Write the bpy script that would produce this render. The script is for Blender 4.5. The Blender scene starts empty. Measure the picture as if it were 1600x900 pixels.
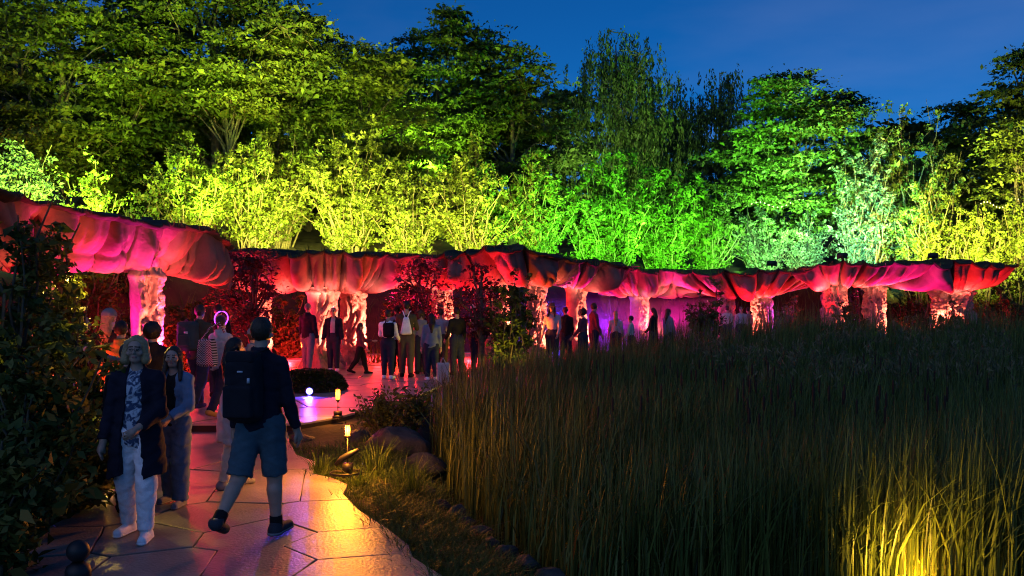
import bpy, math, random, time
import numpy as np
from mathutils import Vector
T0 = time.time()
random.seed(7); rng = np.random.default_rng(7)
SC = bpy.context.scene; COL = SC.collection
R = math.radians
# ------------------------------------------------------------------ camera, sky, exposure
F, HZ, CZ = 1400.0, 471.0, 1.95           # focal length in photo pixels, horizon row, eye height
cam = bpy.data.cameras.new('camera'); cam.sensor_width = 36; cam.lens = 36*F/1600
cam.shift_y = (HZ-450)/1600; cam.clip_end = 3000; cam.clip_start = 0.05
co = bpy.data.objects.new('camera', cam); co.location = (0, 0, CZ); co.rotation_euler = (R(90), 0, 0)
COL.objects.link(co); SC.camera = co
def P(px, py, d): return ((px-800)/F*d, d, CZ-(py-HZ)/F*d)
def X(px, d): return (px-800)/F*d
def GD(py, z=0.0): return (CZ-z)*F/(py-HZ)      # distance of a ground point seen at row py
world = bpy.data.worlds.new('World'); SC.world = world; world.use_nodes = True
wn, wl = world.node_tree.nodes, world.node_tree.links
bgn = wn['Background']
sky = wn.new('ShaderNodeTexSky'); sky.sky_type = 'NISHITA'; sky.sun_disc = False
sky.sun_elevation = R(38); sky.sun_rotation = R(208); sky.altitude = 100; sky.air_density = 1.0; sky.dust_density = 0.1; sky.ozone_density = 3.0
tc = wn.new('ShaderNodeTexCoord'); mp = wn.new('ShaderNodeMapping'); mp.inputs['Scale'].default_value = (1.2, 1.2, 4.5)
nz = wn.new('ShaderNodeTexNoise'); nz.inputs['Scale'].default_value = 2.2; nz.inputs['Detail'].default_value = 5; nz.inputs['Roughness'].default_value = .5
cr = wn.new('ShaderNodeValToRGB'); cr.color_ramp.elements[0].position = .42; cr.color_ramp.elements[1].position = .75
cr.color_ramp.elements[0].color = (.05, .66, 1.45, 1); cr.color_ramp.elements[1].color = (.45, .85, 1.55, 1)
mul = wn.new('ShaderNodeMixRGB'); mul.blend_type = 'MULTIPLY'; mul.inputs[0].default_value = 1
wl.new(tc.outputs['Generated'], mp.inputs['Vector']); wl.new(mp.outputs[0], nz.inputs['Vector']); wl.new(nz.outputs['Fac'], cr.inputs[0])
wl.new(sky.outputs[0], mul.inputs[1]); wl.new(cr.outputs[0], mul.inputs[2]); wl.new(mul.outputs[0], bgn.inputs['Color'])
bgn.inputs['Strength'].default_value = 0.05
sun = bpy.data.lights.new('afterglow', 'SUN'); sun.energy = 0.21; sun.angle = R(60); sun.color = (1, .80, .76)
so = bpy.data.objects.new('afterglow', sun); so.rotation_euler = (R(52), 0, R(-28)); COL.objects.link(so)
SC.view_settings.view_transform = 'Standard'; SC.view_settings.look = 'None'; SC.view_settings.gamma = 1
SC.view_settings.exposure = 0.0; SC.view_settings.use_curve_mapping = False
SC.render.engine = 'CYCLES'; cy = SC.cycles
cy.use_denoising = True; cy.filter_width = 1.1; cy.max_bounces = 4; cy.diffuse_bounces = 1; cy.glossy_bounces = 2; cy.transmission_bounces = 3; cy.volume_bounces = 0
cy.transparent_max_bounces = 6; cy.sample_clamp_indirect = 3; cy.caustics_reflective = False; cy.caustics_refractive = False
cy.volume_step_rate = 3; cy.volume_max_steps = 48
try: cy.denoising_prefilter = 'ACCURATE'
except Exception: pass

# ------------------------------------------------------------------ helpers
def tag(o, label=None, cat=None, group=None, kind=None):
    for k, v in (('label', label), ('category', cat), ('group', group), ('kind', kind)):
        if v: o[k] = v
    return o
def empty(name, loc=(0, 0, 0), rz=0):
    o = bpy.data.objects.new(name, None); o.location = loc; o.rotation_euler = (0, 0, rz); o.empty_display_size = .1
    COL.objects.link(o); return o
def link(name, me, parent=None, loc=None, rz=None):
    o = bpy.data.objects.new(name, me); COL.objects.link(o)
    if parent: o.parent = parent
    if loc is not None: o.location = loc
    if rz is not None: o.rotation_euler = (0, 0, rz)
    return o
def mesh_np(name, V, Fc, mat, smooth=False, mi=None):
    V = np.asarray(V, np.float32); Fc = np.asarray(Fc, np.int32)
    me = bpy.data.meshes.new(name); k = Fc.shape[1] if len(Fc) else 4
    me.vertices.add(len(V)); me.vertices.foreach_set('co', V.ravel())
    me.loops.add(Fc.size); me.loops.foreach_set('vertex_index', Fc.ravel())
    me.polygons.add(len(Fc)); me.polygons.foreach_set('loop_start', np.arange(0, Fc.size, k, dtype=np.int32))
    if smooth: me.polygons.foreach_set('use_smooth', np.ones(len(Fc), bool))
    for m in (mat if isinstance(mat, (list, tuple)) else [mat]): me.materials.append(m)
    if mi is not None: me.polygons.foreach_set('material_index', np.asarray(mi, np.int32))
    me.update(calc_edges=True); return me
class MB:                                    # collects quads
    def __init__(s): s.v = []; s.f = []; s.n = 0
    def add(s, V, Fc):
        V = np.asarray(V, float).reshape(-1, 3); s.v.append(V); s.f.append(np.asarray(Fc, int).reshape(-1, 4)+s.n); s.n += len(V)
    def box(s, c, h, rz=0, taper=1.0):
        c = np.array(c, float); pts = []
        for z in (-1, 1):
            t = taper if z > 0 else 1
            for x, y in ((-1, -1), (1, -1), (1, 1), (-1, 1)): pts.append((x*h[0]*t, y*h[1]*t, z*h[2]))
        pts = np.array(pts); a, b = math.cos(rz), math.sin(rz)
        pts = np.stack([pts[:, 0]*a-pts[:, 1]*b, pts[:, 0]*b+pts[:, 1]*a, pts[:, 2]], 1)+c
        s.add(pts, [(3, 2, 1, 0), (4, 5, 6, 7), (0, 1, 5, 4), (1, 2, 6, 5), (2, 3, 7, 6), (3, 0, 4, 7)])
    def tube(s, pts, rad, n=6, cap=True):
        pts = np.asarray(pts, float); rad = np.broadcast_to(np.asarray(rad, float), (len(pts),))
        tan = np.gradient(pts, axis=0); tan /= np.linalg.norm(tan, axis=1, keepdims=True)+1e-9
        ref = np.array([0, 0, 1.]) if abs(tan[0, 2]) < .9 else np.array([1., 0, 0])
        a = np.cross(tan, ref); a /= np.linalg.norm(a, axis=1, keepdims=True)+1e-9; b = np.cross(tan, a)
        th = np.arange(n)/n*2*math.pi
        V = pts[:, None]+rad[:, None, None]*(np.cos(th)[None, :, None]*a[:, None]+np.sin(th)[None, :, None]*b[:, None])
        i = np.arange(len(pts)-1)[:, None]*n; j = np.arange(n)[None]; j2 = (j+1) % n
        q = np.stack([i+j, i+j2, i+n+j2, i+n+j], -1).reshape(-1, 4); V = V.reshape(-1, 3)
        if cap:
            m = len(V); V = np.vstack([V, pts[:1], pts[-1:]]); l = (len(pts)-1)*n
            for k in range(0, n, 2):
                q = np.vstack([q, [(m, (k+2) % n, (k+1) % n, k)], [(m+1, l+k, l+(k+1) % n, l+(k+2) % n)]])
        s.add(V, q)
    def lathe(s, prof, n=20, c=(0, 0, 0)):
        prof = np.asarray(prof, float); th = np.arange(n)/n*2*math.pi
        V = np.stack([prof[:, 0, None]*np.cos(th), prof[:, 0, None]*np.sin(th), np.repeat(prof[:, 1, None], n, 1)], -1).reshape(-1, 3)+np.array(c)
        i = np.arange(len(prof)-1)[:, None]*n; j = np.arange(n)[None]; j2 = (j+1) % n
        s.add(V, np.stack([i+j, i+j2, i+n+j2, i+n+j], -1).reshape(-1, 4))
    def mesh(s, name, mat, smooth=False): return mesh_np(name, np.vstack(s.v), np.vstack(s.f), mat, smooth)
def grid_faces(nu, nv):
    i = np.arange(nu-1)[:, None]*nv; j = np.arange(nv-1)[None]
    return np.stack([i+j, i+nv+j, i+nv+j+1, i+j+1], -1).reshape(-1, 4)
def _h(ix, iy, iz):
    n = (ix*374761393+iy*668265263+iz*2147483647) & 0xffffffff
    n = ((n ^ (n >> 13))*1274126177) & 0xffffffff
    return ((n ^ (n >> 16)) & 0xffff)/65535.0
def noise3(p, sc=1.0):
    p = np.asarray(p, float)*sc; i = np.floor(p).astype(np.int64); f = p-i; f = f*f*(3-2*f); o = 0
    for dx in (0, 1):
        for dy in (0, 1):
            for dz in (0, 1):
                w = (f[..., 0] if dx else 1-f[..., 0])*(f[..., 1] if dy else 1-f[..., 1])*(f[..., 2] if dz else 1-f[..., 2])
                o = o+w*_h(i[..., 0]+dx+1000, i[..., 1]+dy+1000, i[..., 2]+dz+1000)
    return o
def fbm(p, sc, oct=3):
    return sum(noise3(p, sc*2**k)*.5**k for k in range(oct))/sum(.5**k for k in range(oct))

# ------------------------------------------------------------------ materials
def mat(name, col, rough=.7, var=None, scale=6, bump=0, bscale=40, spec=.4, obj_var=0, metal=0):
    m = bpy.data.materials.new(name); m.use_nodes = True; n, l = m.node_tree.nodes, m.node_tree.links
    b = n['Principled BSDF']; b.inputs['Roughness'].default_value = rough; b.inputs['Specular IOR Level'].default_value = spec
    b.inputs['Metallic'].default_value = metal; b.inputs['Base Color'].default_value = (*col, 1)
    t = n.new('ShaderNodeTexCoord')
    if var:
        z = n.new('ShaderNodeTexNoise'); z.inputs['Scale'].default_value = scale; z.inputs['Detail'].default_value = 6; z.inputs['Roughness'].default_value = .62
        c = n.new('ShaderNodeValToRGB'); c.color_ramp.elements[0].position = .34; c.color_ramp.elements[1].position = .66
        c.color_ramp.elements[0].color = (*col, 1); c.color_ramp.elements[1].color = (*var, 1)
        l.new(t.outputs['Object'], z.inputs['Vector']); l.new(z.outputs['Fac'], c.inputs[0]); out = c.outputs[0]
        if obj_var:
            oi = n.new('ShaderNodeObjectInfo'); mr = n.new('ShaderNodeMapRange'); mr.inputs[3].default_value = 1-obj_var; mr.inputs[4].default_value = 1+obj_var
            hs = n.new('ShaderNodeHueSaturation'); l.new(oi.outputs['Random'], mr.inputs[0]); l.new(mr.outputs[0], hs.inputs['Value']); l.new(out, hs.inputs['Color']); out = hs.outputs[0]
        l.new(out, b.inputs['Base Color'])
    if bump:
        z2 = n.new('ShaderNodeTexNoise'); z2.inputs['Scale'].default_value = bscale; z2.inputs['Detail'].default_value = 5
        bp = n.new('ShaderNodeBump'); bp.inputs['Strength'].default_value = bump; bp.inputs['Distance'].default_value = .02
        l.new(t.outputs['Object'], z2.inputs['Vector']); l.new(z2.outputs['Fac'], bp.inputs['Height']); l.new(bp.outputs[0], b.inputs['Normal'])
    return m
def leaf_mat(name, c1, c2, trans=.2, rough=.55):
    m = bpy.data.materials.new(name); m.use_nodes = True; n, l = m.node_tree.nodes, m.node_tree.links
    b = n['Principled BSDF']; b.inputs['Roughness'].default_value = rough; b.inputs['Specular IOR Level'].default_value = .25
    g = n.new('ShaderNodeNewGeometry'); c = n.new('ShaderNodeValToRGB')
    c.color_ramp.elements[0].color = (*c1, 1); c.color_ramp.elements[1].color = (*c2, 1)
    l.new(g.outputs['Random Per Island'], c.inputs[0]); l.new(c.outputs[0], b.inputs['Base Color'])
    tr = n.new('ShaderNodeBsdfTranslucent'); l.new(c.outputs[0], tr.inputs['Color'])
    mx = n.new('ShaderNodeMixShader'); mx.inputs[0].default_value = trans
    l.new(b.outputs[0], mx.inputs[1]); l.new(tr.outputs[0], mx.inputs[2]); l.new(mx.outputs[0], n['Material Output'].inputs['Surface'])
    return m
def emit(name, col, s):
    m = bpy.data.materials.new(name); m.use_nodes = True; b = m.node_tree.nodes['Principled BSDF']
    b.inputs['Base Color'].default_value = (*col, 1); b.inputs['Emission Color'].default_value = (*col, 1); b.inputs['Emission Strength'].default_value = s
    return m
M = dict(
    soil=mat('soil', (.018, .014, .010), .95, (.035, .028, .018), 3, .6, 18),
    slab=mat('slab', (.14, .13, .12), .43, (.24, .22, .205), 2.3, .35, 38, .5, .16),
    slabfar=mat('slab_plaza', (.21, .195, .185), .42, (.29, .27, .25), 1.6, .3, 30, .45, .18),
    joint=mat('joint_sand', (.012, .011, .010), .95),
    rock=mat('rock', (.016, .017, .016), .7, (.055, .055, .05), 5, 1.0, 22, .4),
    shell=mat('concrete_folds', (.14, .07, .062), .75, (.23, .12, .105), 2.2, .7, 14, .25),
    carved=mat('carved_concrete', (.30, .21, .165), .78, (.46, .34, .27), 6, .5, 30, .25),
    earth=mat('roof_earth', (.022, .018, .013), .95, (.045, .036, .022), 4, .8, 12),
    bark=mat('bark', (.06, .05, .038), .9, (.13, .11, .085), 9, .7, 30),
    stem=mat('pale_stem', (.05, .042, .026), .8, (.12, .10, .06), 9),
    water=mat('pond_water', (.003, .004, .004), .06, spec=.5, bump=.12, bscale=6),
    black=mat('black_metal', (.012, .012, .013), .5, spec=.4),
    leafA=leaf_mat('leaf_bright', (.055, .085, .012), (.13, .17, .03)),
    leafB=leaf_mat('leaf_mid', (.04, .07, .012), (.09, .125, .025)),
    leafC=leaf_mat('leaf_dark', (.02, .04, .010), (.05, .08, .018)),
    leafD=leaf_mat('leaf_purple', (.05, .018, .022), (.10, .04, .04)),
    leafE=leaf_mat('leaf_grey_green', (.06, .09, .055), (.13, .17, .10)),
    leafF=leaf_mat('leaf_bed', (.045, .065, .010), (.125, .14, .026)),
    reed=leaf_mat('reed_blade', (.022, .040, .006), (.165, .215, .046), .25, .42),
    reedtop=leaf_mat('reed_plume', (.10, .10, .045), (.24, .22, .11), .25, .7),
    grass=leaf_mat('grass_blade', (.032, .07, .010), (.085, .145, .028), .3, .5),
    catt=mat('cattail', (.030, .016, .008), .9),
)
# ------------------------------------------------------------------ lamps
def spot(px=None, py=None, d=None, loc=None, to=None, col=(1, 1, 1), w=500, ang=90, rad=.08, blend=.6, name='spot_lamp'):
    loc = Vector(loc if loc else P(px, py, d)); L = bpy.data.lights.new(name, 'SPOT'); L.energy = w; L.color = col
    L.spot_size = R(ang); L.spot_blend = blend; L.shadow_soft_size = rad
    o = bpy.data.objects.new(name, L); o.location = loc
    o.rotation_euler = (Vector(to)-loc).to_track_quat('-Z', 'Y').to_euler(); COL.objects.link(o); return o
def point(loc, col, w, rad=.05, name='lamp'):
    L = bpy.data.lights.new(name, 'POINT'); L.energy = w; L.color = col; L.shadow_soft_size = rad
    o = bpy.data.objects.new(name, L); o.location = loc; COL.objects.link(o); return o
# ------------------------------------------------------------------ terrain
BANK = np.array([(-60, -40), (-17, 0), (-13.5, 12), (-12.5, 22), (-9, 31.5), (0, 34), (6, 38.5), (12, 41), (20, 39), (34, 38), (120, 38)], float)
POND = np.array([(-1.58, 17.2), (-1.0, 11.5), (-.5, 9), (.02, 7.6), (.35, 6.6), (.9, 5.2), (1.5, 3), (20, 3), (24, 12), (22, 25), (16, 27.2), (8, 26.2), (3, 24), (.2, 21), (-1.2, 18.6)], float)
def seg_dist(p, a, b):
    ab = b-a; t = np.clip(((p-a)@ab)/(ab@ab), 0, 1); q = a+t[..., None]*ab
    d = np.linalg.norm(p-q, axis=-1); s = ab[0]*(p[..., 1]-a[1])-ab[1]*(p[..., 0]-a[0]); return d, s
def bank_t(p):
    best = np.full(p.shape[:-1], 1e9); sg = np.zeros_like(best)
    for i in range(len(BANK)-1):
        d, s = seg_dist(p, BANK[i], BANK[i+1]); m = d < best-1e-9; best = np.where(m, d, best); sg = np.where(m, np.sign(s), sg)
    return best*sg
def inside(p, poly):
    x, y = p[..., 0], p[..., 1]; c = np.zeros(x.shape, bool); j = len(poly)-1
    for i in range(len(poly)):
        xi, yi = poly[i]; xj, yj = poly[j]
        c ^= ((yi > y) != (yj > y)) & (x < (xj-xi)*(y-yi)/(yj-yi+1e-12)+xi); j = i
    return c
def poly_sd(p, poly):
    d = np.full(p.shape[:-1], 1e9)
    for i in range(len(poly)): d = np.minimum(d, seg_dist(p, poly[i], poly[(i+1) % len(poly)])[0])
    return np.where(inside(p, poly), -d, d)
def ss(a, b, x): t = np.clip((x-a)/(b-a), 0, 1); return t*t*(3-2*t)
PATH = np.array([(X(px, GD(py)), GD(py)) for px, py in ((690, 900), (645, 871), (638, 850), (602, 822), (562, 797), (536, 772), (543, 757), (520, 747), (488, 740), (494, 722), (462, 710), (452, 692), (450, 676))] +
                [(-6.9, 13.38), (-6.6, 10.8)]+[(X(px, GD(py)), GD(py)) for px, py in ((170, 742), (140, 790), (60, 832), (0, 872))]+[(-4.0, 4.6), (-3.6, 2.5), (-.5, 2.5), (-.5, 5.6)], float)
PLAZA = np.array([(-8.4, 13.42), (-3.2, 13.42), (-2.75, 14.2), (-2.4, 15.4), (-2.0, 16.4), (-1.75, 18), (-1.55, 19.6), (-.3, 22), (2.8, 25), (7.8, 27.2), (17, 28.3), (19, 33), (12, 37), (6, 36), (0, 32.5), (-8, 30.5), (-11.3, 22)], float)
def gz(p):
    p = np.asarray(p, float); x, y = p[..., 0], p[..., 1]; p3 = np.stack([x, y, 0*x], -1)
    t = bank_t(p); n = fbm(p3, .35)-.5; n2 = fbm(p3+50, 1.5)-.5
    z = -.07+.1*ss(13.3, 13.5, y)+np.zeros_like(x)
    pd = poly_sd(p, PATH); pz = poly_sd(p, PLAZA)
    off = np.minimum(pd, pz)
    z = z+ss(0.02, 1.2, off)*(.10+.22*np.clip(n2, -.3, 1)) 
    left = ss(.1, 2.2, pd)*ss(-3.3, -4.6, x)*ss(13.2, 12, y); z = z+.28*left
    q = poly_sd(p, POND); z = np.where(q < .9, z*ss(0, .9, q)+(-.75)*(1-ss(-.5, .35, q))-.12*(1-ss(0, .9, q)), z)
    h = 3.0*ss(-.6, 1.6, t)+np.clip(t-1.6, 0, 46)*.2+(n*1.2)*ss(2, 6, t)+n2*.35*ss(0, 2, t)
    return z+h
def axis(a, b, fine, lo, hi, step):
    xs = list(np.arange(lo, hi+1e-6, fine)); v = lo; s = fine
    while v > a: s *= step; v -= s; xs.insert(0, v)
    v = hi; s = fine
    while v < b: s *= step; v += s; xs.append(v)
    return np.array(xs)
gx = axis(-1500, 1500, .28, -14, 22, 1.22); gy = axis(-400, 2500, .28, 2, 46, 1.2)
GX, GY = np.meshgrid(gx, gy, indexing='ij'); pts = np.stack([GX, GY], -1)
GZ = gz(pts); V = np.stack([GX, GY, GZ], -1).reshape(-1, 3)
def g1(x, y):
    i = min(max(int(np.searchsorted(gx, x))-1, 0), len(gx)-2); j = min(max(int(np.searchsorted(gy, y))-1, 0), len(gy)-2)
    a = (x-gx[i])/(gx[i+1]-gx[i]); b = (y-gy[j])/(gy[j+1]-gy[j])
    return float((GZ[i, j]*(1-a)+GZ[i+1, j]*a)*(1-b)+(GZ[i, j+1]*(1-a)+GZ[i+1, j+1]*a)*b)
tag(link('ground', mesh_np('ground', V, grid_faces(len(gx), len(gy)), M['soil'], True)), kind='structure')
wv = np.array([(x, y, -.34) for x, y in POND]); me = bpy.data.meshes.new('pond'); me.from_pydata([tuple(v) for v in wv], [], [tuple(range(len(wv)))]); me.materials.append(M['water'])
tag(link('pond_water', me), kind='structure')

# ------------------------------------------------------------------ paving: every slab a piece
def clip_half(poly, a, n):               # keep points with (p-a).n <= 0
    out = []
    for i in range(len(poly)):
        p, q = poly[i], poly[(i+1) % len(poly)]; dp, dq = (p-a)@n, (q-a)@n
        if dp <= 0: out.append(p)
        if (dp < 0 < dq) or (dq < 0 < dp): out.append(p+(q-p)*dp/(dp-dq))
    return out
def paving(name, region, seeds, ztop, thick, gap, m, rise=.006):
    base = bpy.data.meshes.new(name); n = len(region); zb = ztop-.03
    vs = [(x, y, zb) for x, y in region]+[(x, y, zb-.16) for x, y in region]
    base.from_pydata(vs, [], [tuple(range(n))]+[(i, n+i, n+(i+1) % n, (i+1) % n) for i in range(n)]); base.materials.append(M['joint'])
    root = tag(link(name, base), kind='structure')
    seeds = np.array(seeds)
    for i, s in enumerate(seeds):
        poly = [np.array(p) for p in region]
        for j in np.argsort(((seeds-s)**2).sum(1))[1:15]:
            dv = seeds[j]-s; L = np.linalg.norm(dv); nn = dv/L
            poly = clip_half(poly, (s+seeds[j])/2-nn*gap*(.6+.8*random.random()), nn)
            if len(poly) < 3: break
        if len(poly) < 3: continue
        # drop short edges, wobble long ones
        pp = []
        for k, p in enumerate(poly):
            q = poly[(k+1) % len(poly)]; L = np.linalg.norm(q-p)
            if L < .012: continue
            pp.append(p)
            if L > .7:
                tn = np.array([-(q-p)[1], (q-p)[0]])/L
                for f in (.33, .66): pp.append(p+(q-p)*(f+random.uniform(-.08, .08))+tn*random.uniform(-.010, .010))
        if len(pp) < 3: continue
        pp = np.array(pp); ar = .5*abs(np.sum(pp[:, 0]*np.roll(pp[:, 1], -1)-pp[:, 1]*np.roll(pp[:, 0], -1)))
        if ar < .03: continue
        c = pp.mean(0); loc = pp-c; k = len(pp); dz = random.uniform(-rise, rise); tl = np.array([random.uniform(-1, 1), random.uniform(-1, 1)])*rise*.8
        rr = np.linalg.norm(loc, axis=1, keepdims=True); inn = loc*(1-.008/np.maximum(rr, .05))
        zz = lambda q: dz+q@tl
        vs = [(*p, zz(p)) for p in inn]+[(*p, zz(p)-.003) for p in loc]+[(*p, -thick) for p in loc]
        fs = [tuple(range(k))]+[(i2, k+i2, k+(i2+1) % k, (i2+1) % k) for i2 in range(k)]+[(k+i2, 2*k+i2, 2*k+(i2+1) % k, k+(i2+1) % k) for i2 in range(k)]
        sm = bpy.data.meshes.new('paving_slab'); sm.from_pydata(vs, [], fs); sm.materials.append(m)
        link('paving_slab', sm, root, (c[0], c[1], ztop))
    return root
sp = [(70, 850), (40, 893), (230, 838), (250, 888), (330, 812), (400, 832), (520, 808), (545, 850), (560, 893), (395, 882), (420, 762), (525, 758), (250, 768), (345, 706), (440, 712), (215, 712), (150, 800)]
seeds = [(X(a, GD(b)), GD(b)) for a, b in sp]+[(-5.4, 12.9), (-5.9, 11.6), (-4.3, 12.9), (-3.5, 5.6), (-2.5, 5.2), (-1.4, 5.3), (-.7, 4.4), (-3.2, 4), (-2, 3.7), (-1.2, 3)]
PATHO = paving('path', PATH, seeds, 0.0, .05, .008, M['slab'])
sd = []
for yy in np.arange(13.9, 37, 1.0):
    for xx in np.arange(-11.5, 18.5, 1.35): sd.append((xx+random.uniform(-.45, .45)+(.6 if int(yy) % 2 else 0), yy+random.uniform(-.33, .33)))
sd = np.array(sd); sd = sd[poly_sd(sd, PLAZA) < .5]
PLAZAO = paving('plaza', PLAZA, sd, .12, .05, .018, M['slabfar'])

# ------------------------------------------------------------------ mushroom canopies
def crspline(c, n):
    c = np.asarray(c, float); k = len(c); t = np.linspace(0, k-1, n); i = np.clip(t.astype(int), 0, k-2); f = (t-i)[:, None]
    p0 = c[np.maximum(i-1, 0)]; p1 = c[i]; p2 = c[i+1]; p3 = c[np.minimum(i+2, k-1)]
    return .5*(2*p1+(p2-p0)*f+(2*p0-5*p1+4*p2-p3)*f**2+(3*p1-p0-3*p2+p3)*f**3)
def column(parent, px, wpx, d, ztop, zb, side=0, seed=0, skirt=0, big=1.0, depth=.66):
    r0 = wpx/F*d/2; H = ztop-zb; nu, nv = 76, 90; th = np.linspace(0, 2*math.pi, nu, endpoint=False); v = np.linspace(0, 1, nv)
    TH, VV = np.meshgrid(th, v, indexing='ij')
    prof = 1+.55*np.clip((VV-.86)/.14, 0, 1)**2+(.28+skirt)*np.clip((.34-VV)/.34, 0, 1)**1.3-.05*np.sin(VV*6+seed)
    q = np.stack([np.cos(TH)*1.3, np.sin(TH)*1.3, VV*H/r0*.42], -1)*1.35/big+seed*7.3
    wq = q+.55*np.stack([noise3(q, 1.7), noise3(q+9, 1.7), noise3(q+19, 1.7)], -1)
    an = np.array([1.7, 1.7, .85]); tw_ = np.stack([wq[..., 0]+.35*np.sin(VV*7+seed), wq[..., 1]+.35*np.cos(VV*6+seed), wq[..., 2]], -1)
    bl = lambda q_, f_: np.abs(2*noise3(q_, f_)-1)
    ridge = .70*np.clip(bl(tw_*an, 1.5)*2.2, 0, 1)**.7+.30*np.clip(bl(tw_*an*1.3+31, 3.1)*2.2, 0, 1)**.7
    if side: mask = ss(-.25, .25, np.cos(TH)*side-.1+.25*(noise3(q, 1.2)-.5)); ridge = ridge*mask+(1-mask)*.75
    fade = ss(1, .93, VV)*.8+.2
    rr = r0*(prof-depth+depth*1.25*ridge*fade+.04*(noise3(q, 6)-.5))
    Vv = np.stack([np.cos(TH)*rr, np.sin(TH)*rr, VV*H], -1).reshape(-1, 3)
    f = grid_faces(nu, nv); last = np.arange(nv-1); ex = np.stack([(nu-1)*nv+last, last, last+1, (nu-1)*nv+last+1], -1)
    link('column', mesh_np('column', Vv, np.vstack([f, ex]), M['carved'], True), parent, (X(px, d), d, zb))
CANOPY = []
def canopy(label, ctl, cols, seed, back=(0, 6.5), nfold=1.0, amp=.30):
    """ctl rows: px at the rim, px at the lower lip, distance of rim, row of rim top, row of lip, set-back of lip"""
    root = empty('mushroom_canopy', (ctl[len(ctl)//2][0]*0, 0, 0)); tag(root, label, 'canopy', 'mushroom roofs around the plaza')
    g = np.random.default_rng(seed); ns, nv = 320, 38
    c = crspline(ctl, ns); d = c[:, 2]
    Rm = np.stack([(c[:, 0]-800)/F*d, d, CZ-(c[:, 3]+7-HZ)/F*d], 1); dl = d+c[:, 5]
    Lp = np.stack([(c[:, 1]-800)/F*dl, dl, CZ-(c[:, 4]-HZ)/F*dl], 1)
    arc = np.r_[0, np.cumsum(np.linalg.norm(np.diff(Rm[:, :2], axis=0), axis=1))]; Ltot = arc[-1]
    v = np.linspace(0, 1, nv); S, VV = np.meshgrid(arc, v, indexing='ij')
    cs_ = [arc[np.argmin(abs(c[:, 1]-q[0]))] for q in cols] or [Ltot/2]
    # folds fan out of the stems: warp the along-rim coordinate towards the nearest stem near the lip
    wsum = 0; fan = 0
    for sc_ in cs_:
        w_ = np.exp(-((S-sc_)/1.6)**2)+1e-4; fan = fan+w_*(sc_+(S-sc_)/(.36+.64*VV)); wsum = wsum+w_
    Sq = fan/wsum+.55*VV*np.sin(S*.55+seed)
    q1 = np.stack([Sq*nfold*.62, VV*.42, S*0+seed*1.7], -1); wq = .7*np.stack([noise3(q1+3, 1.3), noise3(q1+13, 1.3)*.6, S*0], -1); q1 = q1+wq
    bil = lambda q, f: np.abs(2*noise3(q, f)-1)**.62
    env = .26+.74*np.sin(np.clip(VV*1.02, 0, 1)*math.pi*.70)
    cre = [Sq.min()-1]                                   # petal ribs: rounded lobes between sharp creases that fan out of the stems
    while cre[-1] < Sq.max()+1: cre.append(cre[-1]+g.uniform(.42, 1.05)*1.35/nfold)
    cre = np.array(cre); Sw = Sq+.30*(noise3(q1+77, .9)-.5)+.16*(noise3(q1+97, 2.2)-.5); ki = np.clip(np.searchsorted(cre, Sw.ravel()).reshape(Sw.shape), 1, len(cre)-1)
    wd = cre[ki]-cre[ki-1]; uu = (Sw-cre[ki-1])/wd*2-1; lobe = np.sqrt(np.clip(1-(np.abs(uu))**2.2, 0, 1))*np.clip(wd/.8, .6, 1.25)*g.uniform(.65, 1.25, len(cre)+1)[ki]
    disp = amp*(2.3*(lobe-.62)+1.9*(bil(q1, 1.0)-.4)+1.1*(bil(q1+21, 2.1)-.35)+.4*(bil(q1+41, 4.6)-.3))*env
    disp = disp*(.25+.75*ss(0, 1.3, np.minimum(S, Ltot-S)))*(1-.45*ss(.75, 1, VV))
    # a rumpled lip
    disp = disp+.10*(noise3(np.stack([S*1.6, VV*2, S*0+seed+5], -1))-.5)*(1-VV)
    tx = np.gradient(Rm[:, :2], axis=0); tx /= np.linalg.norm(tx, axis=1, keepdims=True)+1e-9
    outn = np.stack([tx[:, 1], -tx[:, 0]], 1)                       # away from the roof's middle
    base = Lp[:, None, :2]+(Rm-Lp)[:, None, :2]*(VV**.72)[..., None]
    zprof = Lp[:, None, 2]+(Rm-Lp)[:, None, 2]*(.25*VV+.75*VV**2.0)
    nz_ = -.55
    XY = base+outn[:, None]*(disp*.83)[..., None]; Z = zprof+disp*nz_+.05*(noise3(np.stack([S*1.3, VV*0, S*0+seed], -1))-.5)*(1-VV)
    Vd = np.concatenate([XY, Z[..., None]], -1)
    # ceiling behind the lip, rising into the dark
    inn = -outn
    ceil = np.stack([np.concatenate([Vd[:, 0, :2]+inn*o, (Vd[:, 0, 2]+dz)[:, None]], -1) for o, dz in ((4.2, .75), (1.6, .55), (.35, .22), (.06, .02))], 1)
    full = np.concatenate([ceil, Vd], 1)
    link('fold_underside', mesh_np('fold_underside', full.reshape(-1, 3), grid_faces(ns, nv+4), M['shell'], True), root)
    # earth edge and roof
    top = Vd[:, -1]; nr = 14; w = np.linspace(0, 1, nr); rows = []
    edge = np.linspace(0, 1, 9)
    nn = fbm(np.stack([arc*1.2, arc*0, arc*0+seed], -1), 1.0, 4); th = .03+.11*nn
    for e in edge:
        a = e*math.pi*.75; o = .10*np.sin(a)*1.2*(.6+nn); z = th*(1-np.cos(a))/1.7-.02
        rows.append(np.concatenate([top[:, :2]+outn*o[:, None], (top[:, 2]+z)[:, None]], -1))
    lastr = rows[-1]
    for e in w[1:]:
        o = back[0]+e*back[1]; p = lastr[:, :2]+inn*o
        p3 = np.stack([p[:, 0], p[:, 1], p[:, 0]*0], -1)
        z = lastr[:, 2]+.04*np.sin(min(e*3, 1)*math.pi/2)+.25*(fbm(p3, .9)-.5)*min(1, e*4)
        rows.append(np.concatenate([p, z[:, None]], -1))
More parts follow.
